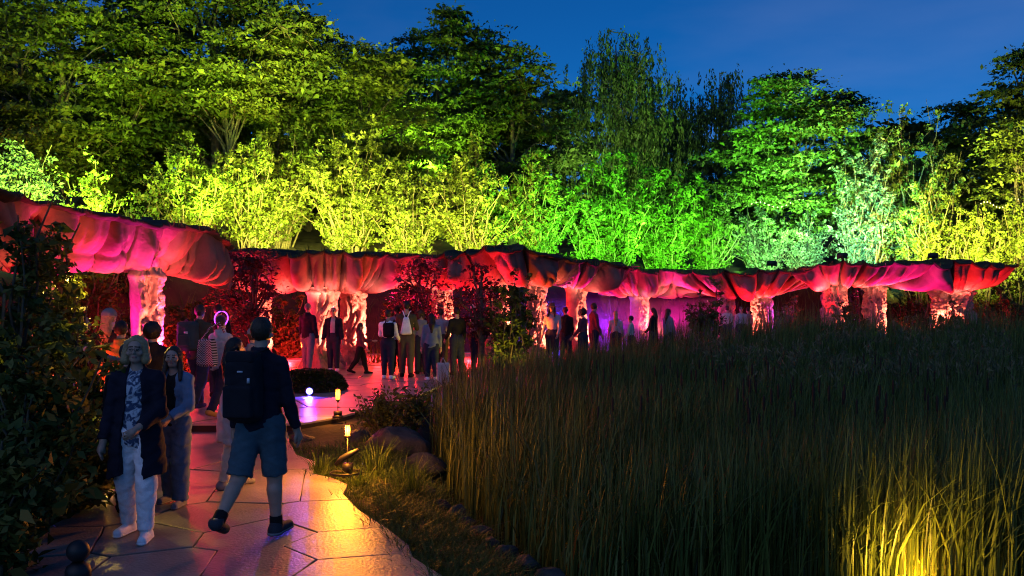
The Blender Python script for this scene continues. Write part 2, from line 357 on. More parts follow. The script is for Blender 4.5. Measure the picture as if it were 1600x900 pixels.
    Rf = np.stack(rows, 1); wob3 = (fbm(Rf, 3.2, 3)-.5)*.12; Rf[..., 2] += wob3; Rf[..., :2] += outn[:, None]*wob3[..., None]*.6
    link('roof', mesh_np('roof', Rf.reshape(-1, 3), grid_faces(ns, Rf.shape[1]), M['earth'], True), root)
    for (px, wpx, dd, side, sk, big) in cols:
        i = np.argmin(abs(c[:, 1]-px)); dd = dd if dd else Lp[i, 1]+.1
        column(root, px, wpx, dd, Lp[i, 2]+.10, .10, side, seed+px*.013, sk, big)
    CANOPY.append((root, Rf, Lp, outn, arc)); return root
canopy('nearest mushroom canopy with red and magenta folds beside the dark bushes',
       [(-90, -70, 11.0, 268, 415, 1.0), (0, 10, 12.2, 300, 424, 1.1), (100, 112, 13.4, 322, 428, 1.2), (190, 195, 14.6, 338, 428, 1.3), (260, 262, 15.8, 347, 431, 1.5), (318, 325, 17.2, 358, 446, 1.6), (342, 350, 18.2, 368, 450, 1.6), (356, 366, 19.5, 384, 448, 1.4)],
       [(228, 47, 15.9, 1, 0, 1.2), (60, 40, 13.0, 0, 0, 1)], 3, nfold=1.8, amp=.20)
canopy('mushroom canopy with orange lobes above the two men in jackets',
       [(345, 350, 23.6, 388, 452, 1.4), (400, 405, 23.2, 391, 455, 1.6), (450, 455, 22.9, 393, 456, 1.7), (500, 500, 22.8, 392, 455, 1.8), (550, 552, 23.0, 394, 457, 1.9), (610, 606, 23.6, 396, 452, 1.8), (650, 645, 24.2, 394, 447, 1.6)],
       [(408, 30, 25.2, 1, 0, 1), (503, 44, 24.4, 1, .5, 1.7), (552, 36, 26.2, 0, .15, 1.8)], 11, nfold=1.6, amp=.28)
canopy('mushroom canopy with red pleats behind the dark leafy shrub',
       [(630, 640, 24.4, 396, 446, 1.7), (690, 690, 24.0, 393, 446, 1.8), (740, 742, 23.6, 390, 445, 1.8), (800, 800, 23.4, 385, 446, 1.8), (850, 846, 23.8, 391, 441, 1.8), (905, 880, 24.8, 404, 444, 1.6)],
       [(690, 34, 25.9, 0, 0, 1), (778, 34, 25.6, 0, 0, 1), (838, 30, 25.8, 0, 0, 1)], 19, nfold=1.4, amp=.38)
canopy('small pink mushroom cap with a half smooth red stem',
       [(862, 872, 27.0, 408, 447, 1.2), (890, 884, 26.6, 404, 448, 1.5), (930, 902, 26.7, 406, 447, 1.7), (962, 925, 27.2, 409, 450, 1.7), (985, 945, 28.2, 413, 455, 1.5)],
       [(900, 34, 28.4, 1, 0, 1)], 23, (0, 2.2), nfold=1.5, amp=.34)
canopy('long low magenta mushroom canopy furthest back behind the reeds',
       [(930, 935, 33.2, 414, 459, 1.5), (985, 988, 33.6, 416, 463, 1.7), (1040, 1040, 34.2, 417, 464, 1.8), (1100, 1100, 34.8, 418, 463, 1.8), (1160, 1160, 35.2, 417, 462, 1.8), (1225, 1215, 35.0, 416, 460, 1.7), (1275, 1262, 34.2, 413, 448, 1.4)],
       [(998, 27, 35.6, 1, 0, 1), (1135, 24, 36.6, 0, 0, 1), (1190, 32, 36.9, 0, .1, 1)], 31, nfold=1.2, amp=.36)
canopy('mushroom canopy at the right end with three carved stems above the reeds',
       [(1240, 1280, 31.8, 421, 446, 1.3), (1290, 1292, 31.0, 407, 447, 1.7), (1350, 1345, 30.6, 405, 447, 1.8), (1410, 1400, 30.4, 407, 447, 1.8), (1470, 1445, 30.4, 406, 452, 1.9), (1540, 1490, 30.6, 409, 455, 1.8), (1588, 1520, 31.0, 412, 450, 1.5)],
       [(1304, 36, 32.8, 0, .1, 1), (1366, 32, 32.6, 0, .1, 1.2), (1490, 60, 32.6, 0, 0, 1.1)], 41, nfold=1.3, amp=.36)
# ------------------------------------------------------------------ vegetation makers
def unit(v): return v/(np.linalg.norm(v, axis=-1, keepdims=True)+1e-9)
def leaves_np(c, ax, nrm, L, Wd, fold=.25):
    ax = unit(ax); sd_ = unit(np.cross(ax, nrm)); n = np.cross(sd_, ax); L = L[:, None]; Wd = Wd[:, None]
    v0 = c-ax*L*.5; v2 = c+ax*L*.5-n*L*.12; v1 = c-ax*L*.08+sd_*Wd*.5+n*Wd*fold; v3 = c-ax*L*.08-sd_*Wd*.5+n*Wd*fold
    V = np.stack([v0, v1, v2, v3], 1).reshape(-1, 3); return V, np.arange(len(V)).reshape(-1, 4)
def blades_np(base, h, w, lean, dirn, seg=3):
    n = len(base); t = np.linspace(0, 1, seg+1); d3 = np.stack([np.cos(dirn), np.sin(dirn), 0*dirn], 1)
    fa = dirn+rng.uniform(.6, 2.4, n); sd_ = np.stack([np.cos(fa), np.sin(fa), 0*fa], 1); rows = []
    for tt in t:
        p = base+d3*(lean*h*tt**2.2)[:, None]; p = p+np.array([0, 0, 1])*(h*(tt-.28*np.clip(lean, 0, 1.5)*tt**3))[:, None]
        ww = (w*(1-tt**2.5)*.5+.0008)[:, None]; rows.append(p-sd_*ww); rows.append(p+sd_*ww)
    V = np.stack(rows, 1); k = 2*(seg+1); b = np.arange(n)[:, None]*k
    f = np.concatenate([np.stack([b+2*s, b+2*s+1, b+2*s+3, b+2*s+2], -1) for s in range(seg)], 1).reshape(-1, 4)
    return V.reshape(-1, 3), f
def limb(a, b, n=5, sag=.1, jit=.04):
    a, b = np.array(a, float), np.array(b, float); t = np.linspace(0, 1, n)[:, None]; L = np.linalg.norm(b-a)
    p = a+(b-a)*t; p[:, 2] += (np.sin(t[:, 0]*math.pi)*sag*L); p[1:-1] += rng.normal(0, jit*L, (n-2, 3)); return p
def tree(name, label, px, py_top, d, wpx, leaf='leafB', n=9000, ls=.24, base=None, crown_lo=.22, style='tier', cat='tree', group='trees on the bank behind the canopies', clump=1.4, squash=.27, dep=.85, nclump=None):
    x = X(px, d); zb = g1(x, d) if base is None else base; ztop = CZ-(py_top-HZ)/F*d; H = ztop-zb; rx = wpx/F*d/2
    root = tag(empty(name, (x, d, zb)), label, cat, group)
    tr = MB(); fork = H*max(crown_lo, .18)
    bend = rng.normal(0, .03*H, 2); trunk = np.array([(0, 0, -.3), (bend[0]*.3, bend[1]*.3, fork*.6), (bend[0], bend[1], fork), (bend[0]*.5, bend[1], H*.62), (0, 0, H*.9)])
    r0 = .017*H+.04; tr.tube(trunk, [r0*1.25, r0, r0*.85, r0*.45, r0*.12], 8)
    nc = nclump or int(max(30, n/100)); cz = H*(crown_lo+1)/2; rz = H*(1-crown_lo)/2; C = []
    while len(C) < nc:
        u = rng.normal(0, 1, 3); u /= np.linalg.norm(u); r = rng.uniform(.25, 1)**.42
        prof = 1-.25*max(0, u[2])                           # narrower towards the top
        C.append((u[0]*rx*r*prof, u[1]*rx*dep*r*prof, cz+u[2]*rz*r))
    C = np.array(C); C[0] = (0, 0, H-.4)
    nl = min(18, nc)
    tips = C[rng.choice(nc, nl, replace=False)]
    limbs = []
    for tp in tips:
        z0 = np.clip(tp[2]*rng.uniform(.45, .75), fork*.7, H*.8); a = (bend[0]*.6*rng.uniform(.5, 1), bend[1]*.6, z0)
        pl = limb(a, tp, 6, .06); limbs.append(pl); tr.tube(pl, np.linspace(r0*.34, .02, 6), 5, False)
    LP = np.vstack(limbs)
    for cc in C[::1]:
        j = np.argmin(((LP-cc)**2).sum(1)); q = LP[j]
        if np.linalg.norm(q-cc) > .4: tr.tube(limb(q, cc, 4, .05), np.linspace(.035, .012, 4), 4, False)
    link('trunk', tr.mesh('trunk', M['bark'], True), root)
    per = max(4, int(1.9*n)//nc); K = nc*per; ci = np.repeat(np.arange(nc), per); cs = clump*rng.uniform(.6, 1.35, nc)
    if style == 'weep':
        st = rng.normal(0, 1, (K, 3)); si = rng.integers(0, 7, K); off = np.stack([_h(ci, si, ci*0+3), _h(ci, si, ci*0+5)], 1)-.5
        t = rng.random(K)**.8; L = .8+2.6*_h(ci, si, ci*0+9)
        c = C[ci]+np.concatenate([off*1.7*cs[ci][:, None], -(t*L)[:, None]], 1)+st*np.array([.07, .07, .05]); c[:, 2] = np.maximum(c[:, 2], .6)
        ax = np.stack([rng.normal(0, .35, K), rng.normal(0, .35, K), -np.ones(K)], 1); nr = rng.normal(0, 1, (K, 3))
    else:
        g = rng.normal(0, 1, (K, 3)); g = g/np.maximum(np.linalg.norm(g, axis=1, keepdims=True), .3)*rng.random((K, 1))**.45
        tw = rng.integers(0, 9, K)                           # leaves gather on a few twigs in each clump
        ta = 2*math.pi*_h(ci, tw, ci*0+2); tl = rng.random(K)**.7
        tw_off = np.stack([np.cos(ta)*tl, np.sin(ta)*tl, (_h(ci, tw, ci*0+4)-.5)*1.5*tl-.35*tl**2], 1)
        mixw = rng.random((K, 1)) < .78
        o = np.where(mixw, tw_off+rng.normal(0, .09, (K, 3)), g); o[:, 2] *= squash if style == 'tier' else .75
        c = C[ci]+o*cs[ci][:, None]
        ax = np.stack([np.cos(ta), np.sin(ta), rng.normal(-.15, .25, K)], 1)+rng.normal(0, .55, (K, 3)); nr = np.array([0, 0, 1.])+rng.normal(0, .55, (K, 3))
    LL = ls*.86*np.exp(rng.normal(-.1, .35, K)); V, f = leaves_np(c, ax, nr, LL, LL*(.34 if style == 'weep' else .52))
    tag(link('crown', mesh_np('crown', V, f, M[leaf]), root))
    return root
def shrub(name, label, px, py_top, d, wpx, leaf='leafA', n=6000, ls=.2, base=None, cat='shrub', group='lit shrubs on the bank', stems=26, lean=.9, gap=.22, asp=.5, twig=.6, dep=.8):
    x = X(px, d); zb = (g1(x, d) if base is None else base); ztop = CZ-(py_top-HZ)/F*d; H = ztop-zb; rx = wpx/F*d/2
    root = tag(empty(name, (x, d, zb)), label, cat, group); tr = MB(); seg = 7; tt = np.linspace(0, 1, seg); LS = []
    for s in range(stems):
        a = s/stems*2*math.pi*3.7+rng.uniform(0, 1); rr = rng.random()**.6; h = H*(1-.45*rr*rr)*rng.uniform(.78, 1.0) if s else H
        tip = np.array([math.cos(a)*rx*rr*lean, math.sin(a)*rx*dep*rr*lean, h]); b = np.array([math.cos(a)*rx*rr*.16, math.sin(a)*rx*.14*rr, -.15])
        p = b+(tip-b)*np.stack([tt**1.35, tt**1.35, tt**.85], 1); p[1:-1] += rng.normal(0, .02*H, (seg-2, 3)); LS.append(p)
        tr.tube(p, np.linspace(.012*H/2+.012, .008, seg), 5, False)
    # side twigs carry the leaves
    nt = max(stems*7, n//26); si = rng.integers(0, stems, nt); u = gap+(1-gap)*rng.random(nt)**.85; LSA = np.array(LS)
    fi = u*(seg-1); i0 = np.clip(fi.astype(int), 0, seg-2); fr = (fi-i0)[:, None]; b = LSA[si, i0]*(1-fr)+LSA[si, i0+1]*fr
    az = rng.uniform(0, 2*math.pi, nt); dirn = unit(np.stack([np.cos(az), np.sin(az), rng.uniform(.0, 1.1, nt)], 1)); tl = twig*rng.uniform(.5, 1.4, nt)*(1.25-.6*u)
    for k in range(0, nt, 4): tr.tube(np.array([b[k], b[k]+dirn[k]*tl[k]]), [.010, .005], 3, False)
    link('stems', tr.mesh('stems', M['stem'], True), root)
    per = max(3, n//nt); ti = np.repeat(np.arange(nt), per); K = len(ti); t = rng.random(K)**.75
    c = b[ti]+dirn[ti]*(tl[ti]*t)[:, None]+rng.normal(0, .055*twig/.6+.012, (K, 3))
    ax = dirn[ti]*.7+rng.normal(0, .7, (K, 3)); nr = np.array([0, -.25, .8])+rng.normal(0, .6, (K, 3))
    LL = ls*np.exp(rng.normal(-.12, .36, K)); V, f = leaves_np(c, ax, nr, LL, LL*asp)
    link('foliage', mesh_np('foliage', V, f, M[leaf]), root)
    return root
def tuft(root_mb, x, y, z, n, h, w=.012, spread=.2, lean=(.2, .9)):
    a = rng.uniform(0, 2*math.pi, n); r = spread*np.sqrt(rng.random(n))
    b = np.stack([x+np.cos(a)*r, y+np.sin(a)*r, np.full(n, z)], 1)
    V, f = blades_np(b, h*rng.uniform(.5, 1.1, n), np.full(n, w)*rng.uniform(.7, 1.3, n), rng.uniform(*lean, n), a+rng.normal(0, .6, n), 2); root_mb.add(V, f)

# ------------------------------------------------------------------ trees
tree('beech_tree', 'tall broad tree with olive lit tiers at the upper left corner', 95, -40, 36, 330, 'leafA', 17000, .25, crown_lo=.14)
tree('beech_tree', 'tall lit tree with dark hollow middle reaching the top edge', 335, -70, 39, 340, 'leafB', 17000, .25, crown_lo=.30)
tree('young_tree', 'slender young tree with pale forked trunk in a dark hollow', 352, 52, 37, 150, 'leafA', 3600, .22, crown_lo=.55)
tree('beech_tree', 'dark tree whose thin top stands against the sky gap', 480, 20, 47, 190, 'leafB', 9000, .25, crown_lo=.2)
tree('round_tree', 'lit round tree just above the brightest yellow shrubs', 565, 62, 41, 190, 'leafA', 9000, .24, crown_lo=.15)
tree('beech_tree', 'domed beech tree rising highest in the middle against the sky', 690, 10, 47, 260, 'leafB', 15000, .26, crown_lo=.12)
tree('beech_tree', 'dark lower shoulder of foliage right of the domed beech', 800, 72, 45, 200, 'leafB', 10000, .26, crown_lo=.1)
tree('birch_tree', 'tall weeping birch standing alone against the blue sky', 962, 36, 50, 170, 'leafB', 17000, .23, crown_lo=.08, style='weep')
tree('willow_tree', 'dim weeping tree with hanging strands left of the thin dark tree', 1050, 112, 54, 110, 'leafC', 8000, .24, crown_lo=.1, style='weep')
tree('alder_tree', 'thin dark tree with sky showing between its branches', 1125, 105, 56, 140, 'leafC', 6500, .26, crown_lo=.25, style='weep')
tree('maple_tree', 'wide dark green layered tree below its two dark peaks', 1238, 112, 44, 215, 'leafB', 14000, .25, crown_lo=.1)
tree('maple_tree', 'small dark crown peeking up behind the layered tree', 1310, 138, 54, 90, 'leafC', 3500, .25, crown_lo=.2)
tree('hornbeam_tree', 'dark tree in the dip of the skyline towards the right', 1505, 160, 50, 150, 'leafC', 8000, .26, crown_lo=.1)
tree('poplar_tree', 'tall dark tree cut by the right edge of the picture', 1604, 62, 44, 110, 'leafB', 7000, .25, crown_lo=.1)
tree('hazel_tree', 'yellow green lit small tree below the tall dark tree', 1592, 178, 38, 70, 'leafA', 3400, .2, crown_lo=.15)
DK = 'dark trees closing the gaps behind'
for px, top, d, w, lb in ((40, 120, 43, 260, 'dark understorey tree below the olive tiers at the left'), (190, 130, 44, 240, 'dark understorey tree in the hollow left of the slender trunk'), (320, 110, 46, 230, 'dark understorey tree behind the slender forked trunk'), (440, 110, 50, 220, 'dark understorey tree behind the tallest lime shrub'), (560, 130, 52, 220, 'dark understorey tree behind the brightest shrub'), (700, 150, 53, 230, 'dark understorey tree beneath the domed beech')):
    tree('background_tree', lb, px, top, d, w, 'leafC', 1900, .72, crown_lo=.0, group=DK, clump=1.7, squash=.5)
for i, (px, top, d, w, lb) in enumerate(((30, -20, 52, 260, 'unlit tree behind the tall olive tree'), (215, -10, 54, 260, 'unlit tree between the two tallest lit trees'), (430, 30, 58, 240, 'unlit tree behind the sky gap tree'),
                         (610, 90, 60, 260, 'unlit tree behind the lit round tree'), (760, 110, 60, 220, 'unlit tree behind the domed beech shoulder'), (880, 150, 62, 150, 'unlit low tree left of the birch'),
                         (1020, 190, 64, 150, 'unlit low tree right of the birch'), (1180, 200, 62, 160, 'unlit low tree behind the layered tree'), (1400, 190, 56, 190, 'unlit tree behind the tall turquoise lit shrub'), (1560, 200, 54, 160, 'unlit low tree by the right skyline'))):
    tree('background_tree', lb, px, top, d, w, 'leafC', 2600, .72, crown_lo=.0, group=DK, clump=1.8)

# ------------------------------------------------------------------ lit shrubs on the bank
SH = [(18, 222, 24, 150, 'leafE', 5600, .13, 'turquoise lit shrub at the left edge above the nearest canopy'),
      (128, 248, 24, 150, 'leafA', 6000, .13, 'small yellow shrub above the nearest canopy'),
      (215, 300, 27, 90, 'leafB', 1800, .13, 'dim low shrub left of the yellow thicket'),
      (300, 205, 33, 150, 'leafA', 5600, .17, 'yellow shrub at the left end of the yellow thicket'),
      (395, 200, 35, 140, 'leafA', 5600, .17, 'yellow shrub above the purple tree'),
      (440, 160, 38, 150, 'leafA', 7200, .19, 'tallest lime lit shrub with upright feathery tops'),
      (545, 176, 36, 170, 'leafA', 8200, .18, 'brightest yellow shrub with pale stems showing through'),
      (640, 262, 35.5, 120, 'leafA', 4600, .17, 'low bright yellow shrub next to the brightest one'),
      (735, 222, 36, 170, 'leafA', 7600, .17, 'yellow shrub with fine upright twigs beside the green ones'),
      (840, 228, 37, 130, 'leafB', 6200, .18, 'green lit shrub at the yellow to green change'),
      (945, 220, 38, 170, 'leafB', 8200, .18, 'largest emerald lit shrub below the birch'),
      (1035, 230, 40, 130, 'leafB', 6200, .18, 'emerald lit shrub with a pointed top right of the largest'),
      (1112, 290, 41.5, 120, 'leafB', 4200, .18, 'low emerald shrub where the green row steps down'),
      (1190, 318, 42.5, 110, 'leafE', 3600, .18, 'pale green shrub under the string of lights'),
      (1262, 330, 42, 100, 'leafE', 3200, .17, 'pale green shrub left of the turquoise one'),
      (1352, 200, 40, 110, 'leafE', 6200, .18, 'tall shrub lit turquoise at its foot'),
      (1415, 148, 41.5, 170, 'leafB', 8200, .19, 'tall multi stemmed shrub reaching the skyline right of centre'),
      (1455, 232, 38.5, 130, 'leafA', 5600, .17, 'yellow shrub with pale upright stems at the right'),
      (1530, 296, 37.5, 110, 'leafA', 4200, .16, 'low yellow shrub near the right edge'),
      (1592, 290, 37, 90, 'leafA', 3400, .16, 'yellow shrub cut by the right edge')]
for px, top, d, w, lf, n, ls, lb in SH:
    shrub('lit_shrub', lb, px, top, d, w*1.34, lf, int(n*1.95), ls*.88, stems=int(20+w/7), gap=.08)
# grass fringe on the bank and the roofs
mb = MB()
for px in np.arange(-20, 1640, 5.0):
    d = np.interp(px, [0, 200, 330, 640, 900, 1000, 1200, 1600], [21, 23, 31, 33, 35, 38, 41, 37])+rng.uniform(-1.2, 1.2); x = X(px, d)
    tuft(mb, x, d, g1(x, d), 9, rng.uniform(.5, 1.0), .03, .35, (.1, .6))
tag(link('bank_grass', mb.mesh('bank_grass', M['grass'])), 'rough lit grass along the foot of the bank shrubs', 'grass', kind='stuff')
for root, Rf, Lp, outn, arc in CANOPY:
    mb = MB(); ns = len(arc)
    for k in range(int(arc[-1]*16)):
        i = rng.integers(0, ns); j = int(rng.choice([6, 7, 8, 9, 10, 12, 15])); q = Rf[i, j]
        tuft(mb, q[0], q[1], q[2]-.02, 5, rng.uniform(.05, .22), .014, .10, (.2, 1.0))
    tag(link('roof_grass', mb.mesh('roof_grass', M['grass']), root), kind='stuff')

# ------------------------------------------------------------------ floodlights on the roofs and the bank
YE, GR, TU, OL = (.90, .88, .13), (.22, 1, .06), (.25, 1, .55), (.58, .95, .08)
def flood_fixture(px, py, d, label):
    x, y, z = P(px, py, d); root = tag(empty('floodlight', (x, y, z)), label, 'floodlight', 'floodlights on the canopy roofs'); s = d/42
    m = MB(); m.box((0, 0, .17*s), (.20*s, .07, .12*s)); m.box((0, -.05, .17*s), (.17*s, .03, .10*s)); link('housing', m.mesh('housing', M['black']), root)
    m = MB(); m.box((0, 0, .02), (.03, .03, .05)); link('foot', m.mesh('foot', M['black']), root)
    for sx in (-.22, .22): m = MB(); m.box((sx*s, 0, .12*s), (.015, .03, .12*s)); link('bracket', m.mesh('bracket', M['black']), root)
for px, py, d, lb in ((230, 349, 17.6, 'grey floodlight on the nearest canopy roof'), (1206, 417, 36.6, 'black floodlight below the pale green shrubs'), (1316, 405, 32.4, 'black floodlight below the turquoise shrub'), (1458, 405, 32.0, 'black floodlight below the yellow shrub at the right')):
    flood_fixture(px, py, d, lb)
for px, py, d, tpx, tpy, td, col, w, ang in (
    (20, 345, 20.5, 15, 260, 24, TU, 900, 100), (110, 345, 20.5, 130, 275, 24.5, YE, 1100, 90), (60, 335, 21, 90, 100, 36, OL, 17000, 95), (190, 345, 22, 200, 60, 38, OL, 9000, 85),
    (300, 378, 28.5, 300, 290, 33.5, YE, 3600, 100), (390, 385, 30, 395, 290, 35, YE, 3600, 100), (330, 350, 30, 330, 60, 40, OL, 12000, 80),
    (450, 385, 31.5, 450, 270, 37, YE, 4500, 95), (530, 385, 31.2, 535, 300, 36, YE, 6500, 100), (510, 285, 42.0, 520, 60, 46, OL, 6000, 120), (600, 385, 31.5, 600, 320, 35.5, YE, 3200, 100),
    (665, 280, 42.5, 685, 80, 47, OL, 7000, 125), (700, 388, 31.5, 700, 310, 36, YE, 4200, 100), (770, 388, 32, 760, 300, 36, YE, 3200, 95),
    (850, 392, 32.5, 850, 310, 37, GR, 7000, 95), (935, 398, 33.5, 940, 310, 38, GR, 8800, 100), (1030, 404, 35.5, 1030, 320, 40, GR, 8000, 100), (1110, 408, 37, 1110, 350, 41.5, GR, 5600, 100),
    (960, 395, 40, 962, 140, 50, (.6, .9, .3), 9000, 70), (1190, 408, 38, 1190, 365, 42.5, (.4, 1, .3), 4800, 105), (1255, 406, 38, 1262, 365, 42, (.45, 1, .35), 3800, 100), (1240, 395, 38.5, 1240, 210, 44, (.30, 1, .08), 8000, 85),
    (1350, 400, 36, 1350, 330, 40, TU, 7500, 95), (1370, 398, 36.5, 1390, 230, 41, (.35, 1, .25), 7000, 80), (1450, 400, 34.5, 1450, 320, 38.5, YE, 8200, 105), (1530, 402, 34, 1530, 340, 37.5, YE, 5200, 110), (1592, 400, 34, 1592, 300, 38, (1, .85, .12), 2800, 90)):
    spot(px, py-6, d, to=P(tpx, tpy, td), col=col, w=w*(1.3 if col is YE else .62 if col is OL else 1), ang=ang, rad=.15)

# ------------------------------------------------------------------ red, pink and orange light on the canopies and stems
RD, PK, OR, MG, WP = (1, .012, .022), (1, .012, .14), (1, .13, .012), (1, .010, .36), (1, .17, .11)
def up(px, d, py_t, td, col, w, z=.25, ang=120, rad=.06): spot(loc=(X(px, d), d, z), to=P(px, py_t, td), col=col, w=w, ang=ang, rad=rad, name='uplight')
for px, d, col, w in ((60, 12.4, OR, 30), (115, 13.4, RD, 170), (170, 14.2, MG, 260), (238, 15.0, MG, 420), (275, 15.9, PK, 260), (330, 17.4, RD, 330),
                      (385, 23.0, PK, 230), (440, 22.8, RD, 220), (500, 22.3, OR, 90), (560, 22.7, OR, 90), (620, 23.4, PK, 380),
                      (690, 23.6, RD, 380), (735, 23.4, RD, 330), (790, 23.2, RD, 330), (845, 23.6, OR, 130),
                      (905, 26.4, MG, 420), (950, 27.4, PK, 330), (1000, 33.0, PK, 480), (1055, 33.6, MG, 480), (1110, 34, PK, 420), (1165, 34.5, RD, 420), (1215, 34.3, RD, 420),
                      (1270, 31.2, RD, 330), (1325, 30.4, PK, 560), (1385, 30.1, MG, 480), (1440, 30.1, PK, 480), (1510, 30.3, RD, 520)):
    UPK = globals().get('UPK', 0)+1; sg = 1 if UPK % 2 else -1; dl = d+1.15
    spot(loc=(X(px, dl)-sg*.5, dl, .75), to=(X(px, d)+sg*.9, d+.45, 2.6), col=col, w=w*2.9, ang=78, rad=.04, name='uplight')
# small warm lamps tucked under the lips
for px, py, d, w in ((205, 470, 15.2, 10), (262, 470, 16.4, 13), (330, 488, 18, 14), (410, 488, 24.0, 20), (470, 488, 23.8, 26), (530, 486, 23.9, 30), (585, 486, 24.4, 28), (660, 482, 25, 26), (690, 482, 25, 26), (760, 482, 24.6, 22), (845, 480, 24.8, 26), (900, 482, 27.6, 34),
                     (985, 492, 34.6, 44), (1040, 492, 35, 44), (1090, 492, 35.4, 34), (1190, 490, 35.9, 40), (1305, 478, 31.8, 44), (1366, 478, 31.6, 44), (1425, 478, 31.6, 34), (1490, 482, 31.6, 50)):
    A = bpy.data.lights.new('lip_batten', 'AREA'); A.shape = 'RECTANGLE'; A.size = 1.3; A.size_y = .05; A.energy = w*.5; A.color = (1, .30, .24)
    o = bpy.data.objects.new('lip_batten', A); q_ = P(px, py-20, d-.1); o.location = q_; o.rotation_euler = (R(180-14), 0, 0); COL.objects.link(o)
# lamps that rake the carved stems
for px, d, side, w in ((60, 13.0, 1, 60), (228, 15.9, 1, 100), (408, 25.2, 1, 110), (503, 24.4, 1, 130), (552, 26.2, 1, 180), (690, 25.9, 1, 150), (778, 25.6, 1, 130), (838, 25.8, 1, 130), (900, 28.4, 1, 150), (998, 35.6, 1, 150), (1190, 36.9, -1, 110), (1304, 32.8, 1, 160), (1366, 32.6, 1, 180), (1490, 32.6, -1, 200)):
    loc = (X(px, d)+side*1.0, d-.55, .55); spot(loc=loc, to=(X(px, d), d, 1.45), col=WP, w=w*10, ang=72, rad=.05, name='stem_lamp')

# red wash over the plaza from under the lips
for px, d, tx, td, w in ((260, 17.2, 300, 14.5, 120), (400, 24, 380, 19, 260), (520, 23.8, 500, 18, 320), (640, 24.6, 600, 19, 320), (760, 24.6, 720, 20, 240), (900, 27, 860, 23, 240), (1040, 34, 1000, 29, 300), (1340, 31.5, 1320, 28, 260)):
    spot(loc=(X(px, d), d, 2.0), to=(X(tx, td), td, 0), col=(1, .05, .065), w=w*1.6, ang=62, rad=.08, name='plaza_wash')

for px, d, w in ((150, 19, 90), (270, 20.8, 160), (345, 22.5, 160), (450, 27.6, 300), (590, 28.6, 300), (640, 28.8, 300), (735, 28.4, 300), (1260, 36.2, 300), (1415, 35.4, 420), (1545, 33.6, 260)):
    point((X(px, d), d, .5), (1, .014, .022), w*(1.8 if px < 800 else 1.2), .1, 'bay_lamp')
# ------------------------------------------------------------------ reeds in the pond
def reed_bed():
    N = 80000; x = rng.uniform(-1.7, 21, N*3); d = 6.7+20.5*rng.random(N*3)**1.25; p = np.stack([x, d], 1)
    q = poly_sd(p, POND); px = 800+F*x/d
    keep = (q < .02) & (px < 1660) & (px > 640)
    dens = np.clip(.35+1.1*fbm(np.stack([x, d, x*0], 1), .8, 3), 0, 1)*np.clip(1.15-(d-7)/60, .4, 1)
    keep &= rng.random(N*3) < (dens*ss(.02, -.25, q)*.9+.1)*np.where(d < 12, np.interp(px, [640, 760, 1000, 1300], [.45, .45, .7, 1]), 1)
    # an open patch of water at the lower right
    keep &= ~((((x-4.3)/.9)**2+((d-9.3)/.8)**2 < 1) & (rng.random(N*3) < .75))
    x, d, q = x[keep][:N], d[keep][:N], q[keep][:N]; n = len(x)
    top = np.interp(d, [5, 9, 14, 18, 22, 27], [1.30, 1.30, 1.28, 1.33, 1.5, 1.8])+.12*np.clip(x-2, 0, 6)*ss(16, 24, d)*.5
    hh = (top*(1+.55*(fbm(np.stack([x, d, x*0+4], 1), .55, 3)-.5)))*rng.uniform(.35, 1.1, n)**.7*np.where(q > -.4, .8, 1)*np.where(rng.random(n) < .06, 1.15, 1)
    hh *= np.where(d > 17, np.interp(x, [-1.6, 0, 2], [.85, .9, 1]), 1)
    near = np.where(d < 12, 1, 0); w = np.interp(d, [5, 10, 27], [.011, .013, .026])*rng.uniform(.6, 1.4, n)
    lean = np.abs(rng.normal(0, .20, n))+np.where(rng.random(n) < .22, rng.uniform(.2, .9, n), 0); dr = rng.normal(.3, 1.3, n)
    V, f = blades_np(np.stack([x, d, np.full(n, -.38)], 1), hh+.04, w*1.06, lean, dr, 3)
    tag(link('reed_bed', mesh_np('reed_bed', V, f, M['reed'])), 'dense bed of tall reeds filling the pond', 'reeds', kind='stuff')
    # pale feathery plumes on the tallest stems of the far right
    sel = np.nonzero((d > 13) & (d < 22) & (x > 3.5) & (hh > 1.0*top) & (rng.random(n) < .3))[0][:700]; k6 = np.repeat(sel, 7); m6 = len(k6)
    c6 = np.stack([x[k6]+np.cos(dr[k6])*lean[k6]*hh[k6]*.9, d[k6]+np.sin(dr[k6])*lean[k6]*hh[k6]*.9, -.38+hh[k6]*(1-.28*np.clip(lean[k6], 0, 1.5))-.02-.16*rng.random(m6)], 1)+rng.normal(0, .025, (m6, 3))
    V6, f6 = leaves_np(c6, np.array([0, 0, -1.])+rng.normal(0, .55, (m6, 3)), rng.normal(0, 1, (m6, 3)), np.full(m6, .13), np.full(m6, .03))
    tag(link('reed_plumes', mesh_np('reed_plumes', V6, f6, M['reedtop'])), 'feathery pale plumes on top of the far reeds', 'reeds', kind='stuff')
    # brown cattail heads among the blades
    mb = MB()
    for k in range(90):
        px = rng.uniform(900, 1560); dd = rng.uniform(8.5, 15); xx = X(px, dd)
        if poly_sd(np.array([[xx, dd]]), POND)[0] > -.3: continue
        h = rng.uniform(.75, 1.0); lx = rng.normal(0, .05)
        mb.tube([(xx, dd, -.38), (xx+lx*.5, dd, h*.5-.2), (xx+lx, dd, h-.02)], [.005, .004, .003], 4, False)
        mb.tube([(xx+lx, dd, h-.04), (xx+lx, dd, h-.02), (xx+lx, dd, h+.10), (xx+lx, dd, h+.13)], [.004, .012, .012, .003], 6)
    tag(link('cattail_heads', mb.mesh('cattail_heads', M['catt'], True)), 'scattered brown cattail heads among the pond reeds', 'cattails', kind='stuff')
reed_bed()
